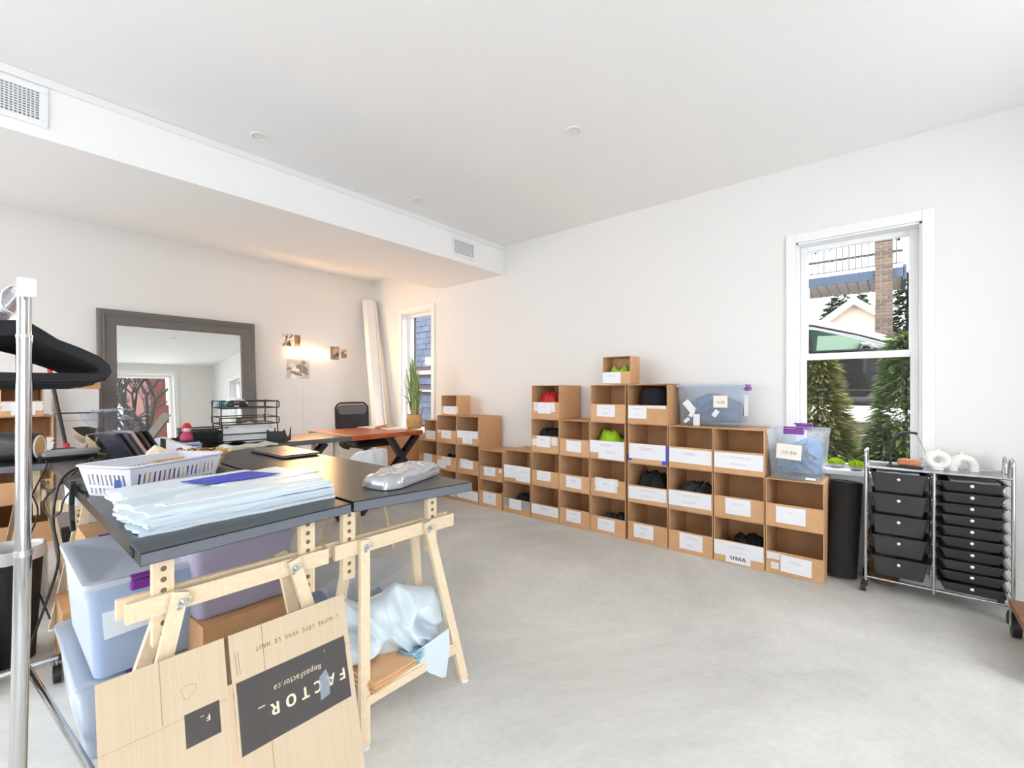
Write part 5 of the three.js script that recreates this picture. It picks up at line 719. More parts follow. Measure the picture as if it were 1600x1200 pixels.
{ const t = thing('hole_punch', 'grey black office device on the top tier of the letter tray', 'office device', [1.27, S + 0.2705, -3.8], -0.1); obj('body', T(cushion([[-0.07, 0], [-0.075, 0.03], [-0.05, 0.05], [0.04, 0.05], [0.07, 0.02], [0.07, 0]], 0.06, { fold: 0.1, back: 0.8 }), 0, 0, 0), M.darkMetal, t); obj('plate', bx(0.03, 0.035, 0.003, -0.02, 0.022, 0.052, 0.001), M.steel, t); obj('knob', cyl(0.008, 0.008, 0.005, -0.02, 0.022, 0.0555, 16, Math.PI / 2), M.black, t); }
tag(obj('white_package', T(cushion([[-0.075, 0], [-0.07, 0.05], [-0.02, 0.075], [0.04, 0.06], [0.08, 0.03], [0.08, 0]], 0.07, { fold: 0.3, freq: 20, back: 0.7 }), 0, 0, 0), M.paper), 'crumpled white wrapping on top of the letter tray behind the office device', 'wrapping').position.set(1.3, S + 0.272, -3.93);
tag(obj('teal_bundle', T(cushion([[-0.045, 0], [-0.03, 0.03], [0.02, 0.035], [0.05, 0.01], [0.05, 0]], 0.04, { fold: 0.3, freq: 30, back: 0.8 }), 0, 0, 0), std({ color: new THREE.Color(0.05, 0.32, 0.4), roughness: 0.5 })), 'small teal item in the left of the top letter tray', 'bundle').position.set(1.19, S + 0.271, -3.9);
{ const t = thing('desk_organizer', 'black curved desk organiser at the right of the letter tray', 'organiser', [1.515, S, -3.66], 0.9); const pr = [[0, 0], [0.19, 0], [0.19, 0.1], [0.16, 0.045], [0.12, 0.03], [0.08, 0.04], [0.03, 0.09], [0, 0.1]]; for (const z of [-0.06, 0.055]) obj('side_panel', T(ext(pr, 0.005, 0.001), -0.1, 0.0005, z), M.black, t); obj('floor_panel', bx(0.188, 0.005, 0.112, -0.005, 0.0035, 0), M.black, t); obj('back_panel', bx(0.005, 0.085, 0.112, -0.097, 0.045, 0), M.black, t); }
{ const t = thing('mesh_basket', 'black mesh desk basket left of the letter tray', 'basket', [1.06, S, -3.86], 0.05), W = 0.26, D = 0.2, H = 0.12; const gs = []; for (const y of [0.004, H * 0.25, H * 0.5, H * 0.75, H]) gs.push(...[[-W / 2, D / 2, W / 2, D / 2], [-W / 2, -D / 2, W / 2, -D / 2], [-W / 2, -D / 2, -W / 2, D / 2], [W / 2, -D / 2, W / 2, D / 2]].map(([a, b, c, d]) => rod([a, y, b], [c, y, d], y === H ? 0.005 : 0.003, 6))); obj('wire_bands', gs, M.darkMetal, t); const vs = []; for (let i = 0; i <= 16; i++) { const x = -W / 2 + W * i / 16; vs.push(rod([x, 0, D / 2], [x, H, D / 2], 0.0018, 5), rod([x, 0, -D / 2], [x, H, -D / 2], 0.0018, 5)); } for (let i = 1; i < 12; i++) { const z = -D / 2 + D * i / 12; vs.push(rod([-W / 2, 0, z], [-W / 2, H, z], 0.0018, 5), rod([W / 2, 0, z], [W / 2, H, z], 0.0018, 5)); } obj('wires', vs, M.darkMetal, t); obj('liner', loft([[W - 0.014, D - 0.014, 0.006, 0.01], [W - 0.014, D - 0.014, H - 0.02, 0.01]], 4), M.blackMatte, t); }
{ // little pink figurine and the books under it
  const t = thing('figurine', 'small red and pink figurine on blue books beside the mesh basket', 'figurine', [0.93, S + 0.043, -3.74]); const pink = std({ color: new THREE.Color(0.7, 0.22, 0.3), roughness: 0.5 });
  obj('body', lathe([[0, 0.0005], [0.036, 0.001], [0.04, 0.02], [0.034, 0.05], [0.022, 0.062], [0, 0.064]], 20), std({ color: new THREE.Color(0.5, 0.05, 0.12), roughness: 0.5 }), t); obj('head', ball(0.03, 0, 0.085, 0, 18), pink, t); obj('hat', T(lathe([[0, 0.03], [0.014, 0.026], [0.024, 0.012], [0.031, 0.0], [0.036, -0.003], [0.03, -0.004], [0, -0.003]].reverse(), 20), 0, 0.1, 0), M.red, t); obj('face', T(ball(0.02, 0, 0, 0, 12).scale(1, 0.8, 0.5), -0.004, 0.082, 0.022), M.ceramic, t);
  [['dark blue book at the bottom of the short pile under the figurine', 0.014, 0.0, [0.04, 0.07, 0.18]], ['bright blue book in the middle of the pile under the figurine', 0.013, 0.3, [0.05, 0.13, 0.4]], ['blue booklet on top of the pile under the figurine', 0.013, -0.2, [0.08, 0.2, 0.5]]].reduce((y, [l, h, a, c]) => { const b = thing('book', l, 'book', [0.93, y, -3.74], a, 'blue books under the figurine'); obj('cover', [bx(0.15, 0.002, 0.11, 0, 0.001, 0), bx(0.15, 0.002, 0.11, 0, h - 0.001, 0), bx(0.003, h, 0.11, -0.0735, h / 2, 0)], std({ color: new THREE.Color(...c), roughness: 0.5 }), b); obj('pages', bx(0.143, h - 0.004, 0.105, 0.001, h / 2, 0), M.paper, b); return y + h + 0.0008; }, S);
}
loosePaper('white_folder', 'long white folder lying behind the oval basket', 'folder', 0.24, 0.09, 0.89, S, -3.3, 0.15, M.paper, 0.006, 15, 0.01);
// leaning plastic bagged packs
seed = 95; for (let i = 0; i < 5; i++) { const t = thing('bagged_pack', `${['black', 'dark grey', 'pale pink', 'dark brown', 'black edged'][i]} pack in clear film, ${['first', 'second', 'third', 'fourth', 'last'][i]} of the leaning row from the left`, 'bagged pack', [0.5 + i * 0.034, S + 0.001, -2.95 - i * 0.03], 0.3, 'bagged packs leaning on the table'); const m = std({ color: new THREE.Color(...[[0.03, 0.03, 0.05], [0.12, 0.12, 0.14], [0.6, 0.45, 0.4], [0.1, 0.07, 0.05], [0.02, 0.02, 0.025]][i]), roughness: 0.4 });
  obj('pack', bx(0.016, 0.21, 0.17, -0.055, 0.1, 0, 0.004, 0, 0, 0.52), m, t); obj('film', T(slab(0.021, 0.222, 0.18, (x, z, y) => [0.005 * N(y * 30, z * 30, i), y + (y > 0 ? 0.012 * N(z * 40, x * 100, i) : 0)], 3, 10), -0.06, 0.108, 0, 0, 0, 0.52), M.clearFilm, t); }
{ const t = thing('tape_dispenser', 'white and dark round tape dispenser behind the leaning packs', 'tape dispenser', [0.72, S, -3.42], -0.5); obj('wheel', cyl(0.055, 0.055, 0.05, 0, 0.0565, 0, 32, Math.PI / 2), M.whitePlastic, t); obj('hub', T(ext(Array.from({ length: 17 }, (_, i) => [0.052 * Math.sin(i / 16 * 3.1416), 0.052 * Math.cos(i / 16 * 3.1416)]), 0.003), 0.004, 0.0565, 0.0255), M.darkMetal, t); obj('body', T(ext([[0.03, 0], [0.2, 0], [0.19, 0.03], [0.08, 0.075], [0.03, 0.1]], 0.05, 0.004), 0, 0.001, -0.025), M.whitePlastic, t); }
{ const o = tag(obj('silver_sleeve', T(ext(Array.from({ length: 24 }, (_, i) => { const a = i / 23 * 2.4 + 0.9; return [Math.cos(a) * 0.075, Math.sin(a) * 0.075]; }).concat(Array.from({ length: 24 }, (_, i) => { const a = (23 - i) / 23 * 2.4 + 0.9; return [Math.cos(a) * 0.071, Math.sin(a) * 0.071]; })), 0.2), 0, 0, 0, -1.2), std({ color: new THREE.Color(0.28, 0.25, 0.23), roughness: 0.18, metalness: 0.8 })), 'shiny curled silver sleeve leaning above the tape dispenser', 'sleeve'); o.position.set(0.7, S + 0.05, -3.5); o.rotation.set(0, 0.9, -0.5); }
for (const [x, y, z, l, rz] of [[0.44, 0.14, -3.72, 'upper kraft paper pouch with black lining, leaning behind the cables', 0.7], [0.49, 0.1, -3.6, 'lower kraft paper pouch with black lining above the scanner', 0.75]]) { const t = thing('kraft_pouch', l, 'pouch', [x, S + y, z], 0.55); t.rotation.set(-0.32, -0.1, -0.45); const L = 0.17, lens = s => Array.from({ length: 21 }, (_, i) => { const u = i / 20 * 2 - 1; return [u * 0.09, s * 0.032 * (1 - u * u)]; }); const o = [...lens(1), ...lens(-1).reverse()]; obj('shell', T(ext([...o.map(([a, b]) => [a * 1.05, b * 1.15 + Math.sign(b) * 0.001])], L, 0), 0, 0, -L), M.cardPale, t); obj('lining', T(ext(o, 0.004), 0, 0, 0), M.blackMatte, t); if (y < 0.12) obj('foot_roll', rod([0, -0.09, -0.1], [0.12, -0.1, 0.06], 0.018, 14), M.clearFilm, t); else obj('foot_fold', rod([0.0, -0.1, -0.1], [0.0, 0, -0.1], 0.012, 12), M.cardPale, t); }
{ // scanner on its stand
  const t = thing('barcode_scanner', 'black handheld scanner on a bent stand beside the cables', 'scanner', [0.47, S, -3.35], 0.6); obj('head', T(loft([[0.05, 0.06, 0, 0.02], [0.065, 0.075, 0.03, 0.028], [0.06, 0.07, 0.085, 0.026], [0.04, 0.05, 0.1, 0.02]], 6), 0.03, 0.05, 0, 0, 0, -1.2), M.black, t); obj('handle', tube([[0.05, 0.065, 0], [-0.02, 0.09, 0], [-0.05, 0.12, 0], [-0.045, 0.165, 0]], 0.02, 30, 12), M.black, t); obj('grip', T(ball(0.026, 0, 0, 0, 14).scale(1, 1.5, 1), -0.046, 0.16, 0), M.black, t); obj('neck', tube([[0.02, 0.0, 0], [0.01, 0.03, 0.02], [0.02, 0.07, 0]], 0.008, 20, 8), M.black, t); obj('foot', cyl(0.045, 0.05, 0.01, 0.02, 0.0055, 0), M.black, t); }
{ // speaker-like device
  const t = thing('black_speaker', 'rounded black device with a cream oval face behind the chrome pole', 'speaker', [0.15, S, -3.75], -0.6); obj('body', T(loft([[0.14, 0.1, 0, 0.045], [0.17, 0.13, 0.02, 0.055], [0.165, 0.135, 0.15, 0.06], [0.15, 0.12, 0.18, 0.055]], 8), -0.095, 0.078, 0, 0, 0, -Math.PI / 2), M.black, t); obj('rim', T(new THREE.TorusGeometry(0.062, 0.006, 8, 40).scale(0.72, 1, 1), 0.087, 0.078, 0, 0, Math.PI / 2), M.ceramic, t); obj('face', T(cyl(1, 1, 0.006, 0, 0, 0, 36, 0, 0, Math.PI / 2).scale(1, 0.062, 0.046), 0.087, 0.078, 0), std({ color: new THREE.Color(0.85, 0.8, 0.72), roughness: 0.85, map: texWeave }), t); obj('foot', bx(0.12, 0.012, 0.08, 0, 0.0065, 0, 0.004), M.black, t); }
[['lower flat black tray under the grey one at the back table edge', 0.33, -3.7, 0, M.black], ['flat dark grey tray lying on the black one at the back', 0.345, -3.72, 0.024, M.grayPlastic]].forEach(([l, x, z, y, m]) => { const o = tag(obj('flat_tray', loft([[0.24, 0.16, 0, 0.012], [0.25, 0.17, 0.02, 0.012], [0.235, 0.155, 0.022, 0.01]], 4), m), l, 'tray'); o.position.set(x, S + y, z); o.rotation.y = 0.1; });
tag(obj('round_puck', cyl(0.055, 0.06, 0.035, 0, 0.018, 0, 28), M.blackMatte), 'low round black object behind the flat trays', 'device').position.set(0.34, S + 0.0005, -3.95);
{ const t = thing('black_adapter_box', 'flat black box on the table edge left of the slotted basket', 'device', [0.355, S, -2.52], 0.12); obj('case', bx(0.2, 0.03, 0.22, 0, 0.0155, 0, 0.006), M.black, t); obj('lid_panel', bx(0.18, 0.003, 0.2, 0, 0.0315, 0, 0.001), M.darkMetal, t); }
// cables
seed = 97; const cableG = [0, 1, 2, 3, 4, 5].map(i => { const pts = []; for (let k = 0; k < 26; k++) { const a = k * 0.9 + i; pts.push([0.38 + 0.06 * Math.cos(a) * rr(0.5, 1.4) + i * 0.012, S + 0.012 + 0.05 * rnd(), -2.95 + 0.1 * Math.sin(a) * rr(0.5, 1.3) - i * 0.03]); } return tube(pts, 0.0038, 200, 6); });
tag(obj('cable_tangle', cableG, M.black), 'tangle of black cables on the table left of the leaning packs', 'cables');
[['thick black cable arching off the table edge to the floor', [[0.36, S + 0.03, -2.95], [0.29, S + 0.03, -2.93], [0.235, TY - 0.03, -2.9], [0.215, 0.66, -2.88], [0.23, 0.5, -2.85], [0.2, 0.34, -2.86], [0.14, 0.12, -2.88]], 0.0055], ['thin black cable crossing in front of the pine trestle', [[0.235, TY + 0.02, -3.5], [0.232, TY - 0.02, -3.49], [0.17, 0.68, -3.4], [0.13, 0.5, -3.3], [0.15, 0.3, -3.05], [0.12, 0.1, -2.95]], 0.004], ['black cable looping beside the back table leg', [[0.1, 0.79, -3.54], [0.16, 0.73, -3.52], [0.2, 0.6, -3.45], [0.14, 0.42, -3.3], [0.18, 0.3, -3.1], [0.21, 0.2, -2.95]], 0.004], ['black cable drooping under the table edge with a plug', [[0.4, S + 0.02, -2.75], [0.31, S + 0.025, -2.7], [0.235, TY - 0.05, -2.66], [0.225, 0.72, -2.74], [0.2, 0.69, -2.86], [0.19, 0.76, -2.9], [0.3, S + 0.02, -2.95]], 0.0035]].forEach(([l, p, r]) => tag(obj('hanging_cable', tube(p, r, 90, 7), M.black), l, 'cable', 'black cables hanging from the tables'));
{ const o = tag(obj('dark_strap', T(ext([[0, 0], [0.03, 0.02], [0.055, 0.1], [0.03, 0.17], [0.0, 0.2], [-0.02, 0.19], [0.01, 0.15], [0.03, 0.1], [0.015, 0.04], [-0.015, 0.01]], 0.012, 0.002), 0, 0, 0), M.black), 'black curved strap hanging over the table edge below the cables', 'strap'); o.position.set(0.236, 0.685, -2.5); o.rotation.y = Math.PI / 2; }
// ------------------------------------------------------------ chrome rack and hangers at the left edge
seed = 700;
{
  const t = thing('garment_rack', 'chrome rolling garment rack at the left edge of the picture', 'garment rack', [0, 0, 0]);
  const x = 0.061; obj('pole', [rod([x - 0.014, 0.1, -1.4], [x - 0.001, 0.905, -1.4], 0.0135, 24), rod([x - 0.0012, 0.905, -1.4], [x + 0.0005, 1.362, -1.4], 0.0122, 24), rod([x, 1.355, -1.4], [x + 0.0008, 1.45, -1.4], 0.0112, 24)], M.chrome, t);
  obj('pole_collar', rod([x - 0.001, 0.9, -1.4], [x - 0.001, 0.912, -1.4], 0.0142, 24), M.steel, t); obj('pole_collar', rod([x + 0.0005, 1.36, -1.4], [x + 0.0005, 1.366, -1.4], 0.0128, 24), M.steel, t);
  obj('pole', [rod([0.0, 0.1, -2.74], [0.0, 1.45, -2.74], 0.0125, 20)], M.chrome, t);
  obj('hanging_bar', plank([0.063, 1.461, -1.37], [0.002, 1.461, -2.78], 0.024, 0.032, [1, 0, 0], 0.006), M.chrome, t);
  for (const [a, z] of [[0.0645, -1.364], [0.0015, -2.786]]) obj('end_cap', bx(0.03, 0.04, 0.012, a, 1.461, z, 0.005), M.whitePlastic, t);
  obj('base_bar', [rod([0.23, 0.1, -2.74], [-0.28, 0.1, -2.74], 0.012, 16)], M.chrome, t); obj('base_bar', [rod([0.285, 0.1, -1.394], [-0.2, 0.1, -1.394], 0.012, 16)], M.chrome, t); obj('base_bar', rod([0.13, 0.1, -2.74], [0.262, 0.1, -1.394], 0.011, 16), M.chrome, t);
  for (const [a, z] of [[0.215, -2.74], [-0.26, -2.74], [0.27, -1.38], [-0.18, -1.38]]) { const c = obj('caster', [cyl(0.036, 0.036, 0.024, a, 0.0365, z + 0.01, 26, 0, 0, Math.PI / 2)], M.black, t); obj('fork', [bx(0.003, 0.05, 0.034, a - 0.015, 0.058, z + 0.005, 0.001), bx(0.003, 0.05, 0.034, a + 0.015, 0.058, z + 0.005, 0.001), cyl(0.009, 0.009, 0.03, a, 0.084, z, 12), cyl(0.006, 0.006, 0.034, a, 0.0365, z + 0.01, 10, 0, 0, Math.PI / 2)], M.steel, c); obj('bar_end', ball(0.0145, a + (a > 0 ? 0.012 : -0.012), 0.1, z, 12), M.black, t); }
}
{
  const hookG = ready(tube([[0, 1.39, 0], [0, 1.415, 0], [-0.018, 1.43, 0], [-0.021, 1.458, 0], [-0.006, 1.4805, 0], [0.014, 1.4795, 0], [0.02, 1.464, 0]].map(([x, y, z]) => [x, y + 0.002, z]), 0.0022, 40, 7));
  const half = s => [[0.0, 1.408], [0.03, 1.405], [0.06, 1.388], [0.09, 1.37], [0.14, 1.353], [0.185, 1.334], [0.21, 1.312], [0.214, 1.296], [0.204, 1.282], [0.17, 1.274], [0, 1.272]].map(([x, y]) => [s * x, y]), inner = s => [[0, 1.378], [0.04, 1.37], [0.085, 1.348], [0.14, 1.33], [0.18, 1.31], [0.186, 1.298], [0.175, 1.29], [0, 1.288]].map(([x, y]) => [s * x, y]);
  const bodyG = ready(T(ext([...half(1), ...half(-1).reverse().slice(1, -1)], 0.007, 0.0025, [[...inner(1), ...inner(-1).reverse().slice(1, -1)]]), 0, 0, -0.0035));
  const ord = ['first', 'second', 'third', 'fourth', 'fifth', 'sixth', 'seventh', 'eighth', 'ninth', 'tenth', 'eleventh', 'last'];
  for (let i = 0; i < 12; i++) { const t = thing('clothes_hanger', `black velvet clothes hanger, ${ord[i]} from the near end of the rack bar`, 'hanger', [0.052 - i * 0.0016, 0, -1.5 - i * 0.027], 0.02 + i * 0.055 + rr(-0.04, 0.04), 'black velvet hangers bunched on the chrome rack'); const b = obj('body', bodyG, M.velvet, t); b.scale.set(0.76 + 0.022 * i, 1, 1); b.position.y = rr(-0.004, 0.002) - 0.002 * i; obj('hook', hookG, M.chrome, t); }
}
// ------------------------------------------------------------ under the near tables
{
  const lidM = M.binLid, t = tub('frosted tub of blue clothes with a white label under the near table', [0.392, 0.2725, -2.33], Math.PI / 2, 0.64, 0.33, 0.315, { flare: 0.022, mat: phy({ color: new THREE.Color(0.72, 0.83, 0.97), transmission: 0.62, thickness: 0, roughness: 0.5, ior: 1.4 }), lidMat: phy({ color: new THREE.Color(0.72, 0.78, 0.86), transmission: 0.4, thickness: 0, roughness: 0.55 }) });
  obj('paper_label', T(asIs(new THREE.BoxGeometry(0.19, 0.1, 0.001)), -0.3135, 0.195, -0.03, -0.07, -Math.PI / 2, 0), std({ roughness: 0.7, map: canvasTex(192, 106, (x, w, h) => { x.fillStyle = '#dfe9f3'; x.fillRect(0, 0, w, h); x.fillStyle = '#3a4453'; x.font = 'italic 19px sans-serif'; x.textAlign = 'left'; x.fillText('JEAN AJ', 34, 32); }) }), t);
  tub('lower frosted tub stacked beneath the labelled tub of blue clothes', [0.385, 0.0005, -2.36], Math.PI / 2, 0.64, 0.345, 0.248, { flare: 0.02, mat: phy({ color: new THREE.Color(0.75, 0.84, 0.95), transmission: 0.62, thickness: 0, roughness: 0.5, ior: 1.4 }) });
  tag(obj('folded_clothing', loft([[0.26, 0.56, 0.285, 0.03], [0.272, 0.58, 0.3, 0.03], [0.285, 0.6, 0.46, 0.03], [0.27, 0.56, 0.475, 0.05]].map(([w, d, y, r]) => [w, d, y, r, 0.392, -2.33]), 6), M.skyCloth), 'blue denim clothes packed inside the labelled frosted tub', 'clothing');
  tag(obj('folded_clothing', loft([[0.26, 0.56, 0.012, 0.03], [0.28, 0.58, 0.03, 0.03], [0.285, 0.58, 0.15, 0.04]].map(([w, d, y, r]) => [w, d, y, r, 0.385, -2.36]), 6), M.greyCloth), 'dark clothes inside the lower frosted tub', 'clothing');
}
{
  const m = phy({ color: new THREE.Color(0.84, 0.82, 0.95), transmission: 0.7, thickness: 0, roughness: 0.42, ior: 1.4 });
  makeBin('cardboard_carton', 'brown cardboard carton standing behind the near trestle', 'cardboard box', [0.68, 0.0005, -2.08], 0.05, 0.34, 0.395, 0.36, 1, [], undefined, { mat: cardTone[2] });
  tub('frosted tub of mauve clothes on the carton behind the near trestle', [0.68, 0.3975, -2.09], 0, 0.37, 0.34, 0.31, { flare: 0.02, mat: m, latch: false });
  tag(obj('folded_clothing', loft([[0.3, 0.27, 0.41, 0.03], [0.32, 0.29, 0.42, 0.03], [0.335, 0.3, 0.66, 0.05]].map(([w, d, y, r]) => [w, d, y, r, 0.68, -2.09]), 6), M.mauveCloth), 'mauve clothes packed inside the frosted tub under the near table', 'clothing');
  const c = thing('acrylic_tray', 'clear acrylic tray upright beside the brown carton under the table', 'tray', [0.6, 0.001, -1.83], 0.5); obj('wall', loft([[0.13, 0.09, 0, 0.008], [0.14, 0.1, 0.32, 0.008], [0.134, 0.094, 0.32, 0.006], [0.124, 0.084, 0.004, 0.006]], 4), M.clearFilm, c);
}
{ const b = tub('open clear tub of blue clothes under the right black table', [1.0, 0.0005, -2.15], 0.2, 0.36, 0.3, 0.34, { flare: 0.02, lid: false, latch: false }); void b; tag(obj('folded_clothing', T(cushion(pile(0.3, 0.24), 0.28, { fold: 0.2, freq: 10, back: 0.02, p: 5, sd: 22 }), 1.0, 0.012, -2.15, -Math.PI / 2), M.skyCloth), 'blue clothes in the open tub under the right black table', 'clothing');
  tub('clear tub with a handle behind the draped pale blue bag', [1.29, 0.0005, -2.05], 0.35, 0.36, 0.24, 0.31, { flare: 0.02, lid: false, latch: false }); tag(obj('folded_clothing', T(cushion(pile(0.29, 0.17), 0.2, { fold: 0.25, freq: 12, back: 0.02, p: 5, sd: 23 }), 1.29, 0.012, -2.05, -Math.PI / 2, 0, 0.3), M.blueCloth), 'dark blue clothes in the tub behind the draped bag', 'clothing'); }
makeBin('cardboard_carton', 'dark brown cardboard carton beside the frosted tubs at the left', 'cardboard box', [0.43, 0.0005, -2.92], 0.0, 0.39, 0.272, 0.3, 1, [], undefined, { mat: cardTone[2] });
makeBin('cardboard_carton', 'brown carton stacked behind the frosted tub near the cables', 'cardboard box', [0.47, 0.274, -2.92], 0.0, 0.32, 0.31, 0.28, 1, [], undefined, { mat: cardTone[2] });
{
  const t = thing('trash_can', 'black waste bin with a pale bag liner behind the chrome pole', 'waste bin', [0.075, 0.0005, -3.12]); obj('bin', lathe([[0, 0.001], [0.1, 0.001], [0.128, 0.51], [0.124, 0.51], [0.096, 0.008], [0, 0.006]], 36), M.blackMatte, t);
  const pts = []; for (let i = 0; i <= 10; i++) pts.push([[0.118, 0.46], [0.12, 0.505], [0.124, 0.522], [0.13, 0.525], [0.136, 0.515], [0.138, 0.49], [0.14, 0.47], [0.1375, 0.47], [0.134, 0.51], [0.127, 0.518], [0.118, 0.46]][i]); const l = lathe(pts, 48), p = l.attributes.position; for (let i = 0; i < p.count; i++) { const a = Math.atan2(p.getZ(i), p.getX(i)), s = 1 + 0.05 * N(Math.cos(a) * 4, Math.sin(a) * 4, p.getY(i) * 14); p.setXYZ(i, p.getX(i) * s, p.getY(i) + 0.012 * N(Math.cos(a) * 3, Math.sin(a) * 3, 5), p.getZ(i) * s); } l.computeVertexNormals(); obj('bag_liner', l, phy({ color: new THREE.Color(0.75, 0.75, 0.73), roughness: 0.35, transmission: 0.3, thickness: 0 }), t);
  const b = thing('black_bag', 'black plastic bag slumped on the floor behind the chrome rack', 'bag', [-0.06, 0.001, -2.93]); obj('bag', T(cushion(pile(0.26, 0.24), 0.3, { fold: 0.4, freq: 11, back: 0.02, sd: 33 }), 0, 0, 0, -Math.PI / 2), std({ color: new THREE.Color(0.01, 0.01, 0.011), roughness: 0.25 }), b);
}
{ // papers on a carton at the left edge
  makeBin('cardboard_carton', 'tall brown carton under the back table at the left edge', 'cardboard box', [-0.12, 0.0005, -3.85], 0, 0.32, 0.565, 0.4, 1, [], undefined, { mat: cardTone[2] });
  for (let i = 0; i < 9; i++) { const o = tag(obj('kraft_paper', slab(0.27, 0.005, 0.3, (x, z, y) => [0.008 * N(z * 14, i, 2), y + 0.006 * N(x * 13, z * 13, i * 0.15)], 14, 14), M.kraft), `crumpled kraft paper sheet, ${['bottom', 'second', 'third', 'fourth', 'fifth', 'sixth', 'seventh', 'eighth', 'top'][i]} of the pile under the back table`, 'kraft paper', 'kraft paper sheets piled at the left edge'); o.position.set(-0.1 + rr(-0.01, 0.01), 0.579 + i * 0.0125, -3.83 + rr(-0.01, 0.02)); o.rotation.y = rr(-0.12, 0.12); }
  const w = tag(obj('white_board', bx(0.012, 0.3, 0.3, 0, 0, 0, 0.003), M.whitePlastic), 'white panel standing behind the pine trestle of the back table', 'panel'); w.position.set(0.22, 0.151, -4.05); w.rotation.y = 0.3; 
  const f = thing('white_tray', 'pale rounded plastic tray hanging under the table near the cables', 'tray', [0.325, 0.7, -3.03], 0.1); obj('tray', loft([[0.1, 0.14, 0.0, 0.03], [0.11, 0.16, 0.112, 0.035], [0.106, 0.156, 0.112, 0.033], [0.096, 0.136, 0.006, 0.028]], 6), M.polyBlueEdge, f); obj('hanging_rim', [bx(0.004, 0.004, 0.16, -0.05, 0.1135, 0), bx(0.004, 0.004, 0.16, 0.05, 0.1135, 0)], M.whitePlastic, f);
}
{ // flattened carton with print, leaning on the near trestle
  const t = thing('flattened_carton', 'flattened cardboard carton with dark printing leaning on the near trestle', 'cardboard sheet', [0, 0.0008, -1.283]); t.rotation.x = -0.255;
  const H = 0.575, printed = (w, draw) => std({ roughness: 0.85, map: canvasTex(Math.round(w * 1700), Math.round(H * 1700), (x, W, HH) => { x.fillStyle = '#cab89d'; x.fillRect(0, 0, W, HH); seed = 71; for (let i = 0; i < W; i += 5) { x.fillStyle = `rgba(${rnd() < 0.5 ? '120,85,45' : '255,235,205'},${rr(0.02, 0.07)})`; x.fillRect(i, 0, 2, HH); } x.strokeStyle = 'rgba(150,115,75,0.45)'; x.lineWidth = 3; x.beginPath(); x.moveTo(0, 0.155 * 1700); x.lineTo(W, 0.155 * 1700); x.stroke(); draw(x, W, HH, 1700); }) });
  const up = (x, text, px, py, font, fill, sp = 0) => { x.save(); x.translate(px, py); x.rotate(Math.PI); x.fillStyle = fill; x.font = font; x.textAlign = 'left'; let o = 0; for (const c of text) { x.fillText(c, o, 0); o += x.measureText(c).width + sp; } x.restore(); };
  const R = printed(0.346, (x, W, HH, s) => {
    x.fillStyle = '#4d4a49'; x.fillRect(0.008 * s, 0.128 * s, 0.322 * s, 0.186 * s);
    up(x, "L'AUTRE CÔTÉ VERS LE HAUT", 0.32 * s, 0.055 * s, '28px monospace', '#4a3b2c', 0.6);
    up(x, 'RepasFactor.ca', 0.245 * s, 0.178 * s, '34px sans-serif', '#e3cfb0', 1); up(x, 'FACTOR_', 0.322 * s, 0.222 * s, 'bold 76px sans-serif', '#e8d6ba', 22);
    up(x, 'r', 0.262 * s, 0.142 * s, '22px sans-serif', '#d8c4a6'); x.fillStyle = 'rgba(150,160,175,0.85)'; x.beginPath(); x.moveTo(0.235 * s, 0.215 * s); x.lineTo(0.258 * s, 0.2 * s); x.lineTo(0.268 * s, 0.23 * s); x.lineTo(0.262 * s, 0.275 * s); x.lineTo(0.232 * s, 0.28 * s); x.fill();
    x.strokeStyle = 'rgba(70,55,40,0.7)'; x.lineWidth = 2; for (const k of [0.012, 0.019]) { x.beginPath(); x.moveTo(k * s, 0.05 * s); x.lineTo((k + 0.002) * s, 0.11 * s); x.stroke(); } x.strokeStyle = 'rgba(110,80,50,0.6)'; x.lineWidth = 3; x.beginPath(); x.moveTo(0.085 * s, 0); x.lineTo(0.085 * s, HH); x.stroke();
  });
  const Lm = printed(0.265, (x, W, HH, s) => {
    x.fillStyle = '#4d4a49'; x.fillRect(0.165 * s, 0.148 * s, 0.078 * s, 0.08 * s); up(x, 'F_', 0.222 * s, 0.172 * s, 'bold 34px sans-serif', '#e8d6ba', 6);
    x.strokeStyle = 'rgba(150,120,80,0.5)'; x.lineWidth = 3; x.beginPath(); x.moveTo(0.16 * s, 0.085 * s); x.bezierCurveTo(0.2 * s, 0.07 * s, 0.21 * s, 0.1 * s, 0.17 * s, 0.115 * s); x.closePath(); x.stroke(); x.strokeStyle = 'rgba(110,80,50,0.5)'; x.lineWidth = 3; x.beginPath(); x.moveTo(0.12 * s, 0); x.lineTo(0.12 * s, 0.15 * s); x.stroke();
  });
  const crease = (w, sd) => asIs(((g) => { const p = g.attributes.position; for (let i = 0; i < p.count; i++) { const x = p.getX(i), y = p.getY(i); p.setZ(i, p.getZ(i) + 0.0022 * Math.max(0, 1 - Math.abs(y - 0.132 + (sd ? 0.1 * (x + 0.05) - 0.02 : 0)) / 0.012) + 0.003 * N(x * 6, y * 6, sd)); } return toCreasedNormals(g, 0.9); })(new THREE.BoxGeometry(w, H, 0.006, 26, 40, 1)));
  obj('left_panel', crease(0.265, 1), Lm, t).position.set(0.3075, H / 2, 0); obj('right_panel', crease(0.346, 0), R, t).position.set(0.625, H / 2, 0.001); obj('joining_strip', bx(0.0125, H - 0.125, 0.006, 0.446, (H - 0.125) / 2, 0, 0), M.cardPale, t);
}
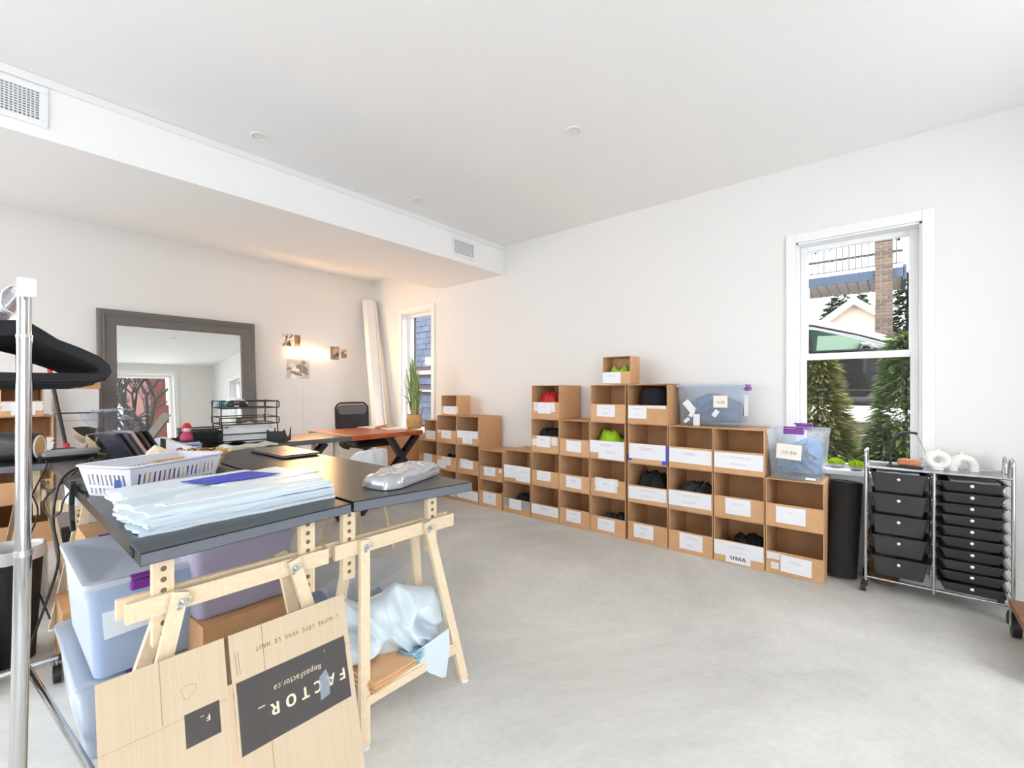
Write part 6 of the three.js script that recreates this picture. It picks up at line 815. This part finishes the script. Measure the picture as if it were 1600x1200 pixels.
{ // pale blue plastic draped over the trestle shelf
  const ol = [[-0.3, 0.2], [-0.285, 0.33], [-0.2, 0.36], [-0.165, 0.47], [-0.13, 0.39], [-0.03, 0.41], [0.03, 0.44], [0.13, 0.4], [0.19, 0.39], [0.235, 0.33], [0.225, 0.25], [0.2, 0.1], [0.165, 0.08], [0.06, 0.16], [-0.1, 0.19], [-0.2, 0.17]];
  const o = tag(obj('draped_bag', T(cushion(ol, 0.13, { fold: 0.6, freq: 5.2, back: 0.5, p: 3.2, sd: 44, rings: 26, n: 120 }), 0, 0, 0), M.polyBlue), 'pale blue plastic bag bundle draped over the trestle shelf', 'bag'); o.position.set(1.085, 0.012, -1.575); o.rotation.y = -0.3;
  const fl = tag(obj('hanging_sheet', T(ext([[0, 0.2], [0.17, 0.24], [0.175, 0.16], [0.155, 0.045], [0.135, 0.05], [0.07, 0.1]], 0.003, 0.001), 0, 0, 0), M.polyBlue), 'pale blue plastic sheet corner hanging below the draped bag', 'plastic sheet'); fl.position.set(1.09, 0.02, -1.43); fl.rotation.y = -0.12;
  for (let i = 0; i < 4; i++) { const c = tag(obj('flat_card', bx(0.19, 0.008, 0.16, 0, 0, 0, 0.001), cardTone[i]), `flat brown cardboard piece, ${['bottom', 'second', 'third', 'top'][i]} of the small stack on the trestle shelf`, 'cardboard piece', 'flat cardboard pieces on the trestle shelf'); c.position.set(0.985 + rr(-0.008, 0.008), 0.181 + i * 0.0085, -1.485 + rr(-0.006, 0.006)); c.rotation.y = 0.1 + rr(-0.06, 0.06); }
  const p = thing('blue_tray', 'nested pale blue plastic trays on the shelf under the draped bag', 'tray', [1.13, 0.1775, -1.475], 0.1); for (let i = 0; i < 3; i++) obj('tray', loft([[0.1, 0.1, i * 0.014, 0.04], [0.125, 0.115, i * 0.014 + 0.022, 0.05], [0.12, 0.11, i * 0.014 + 0.022, 0.046], [0.095, 0.095, i * 0.014 + 0.003, 0.036]], 8), std({ color: new THREE.Color(0.3, 0.5, 0.62), roughness: 0.4 }), p);
}
renderer.render(scene, camera);
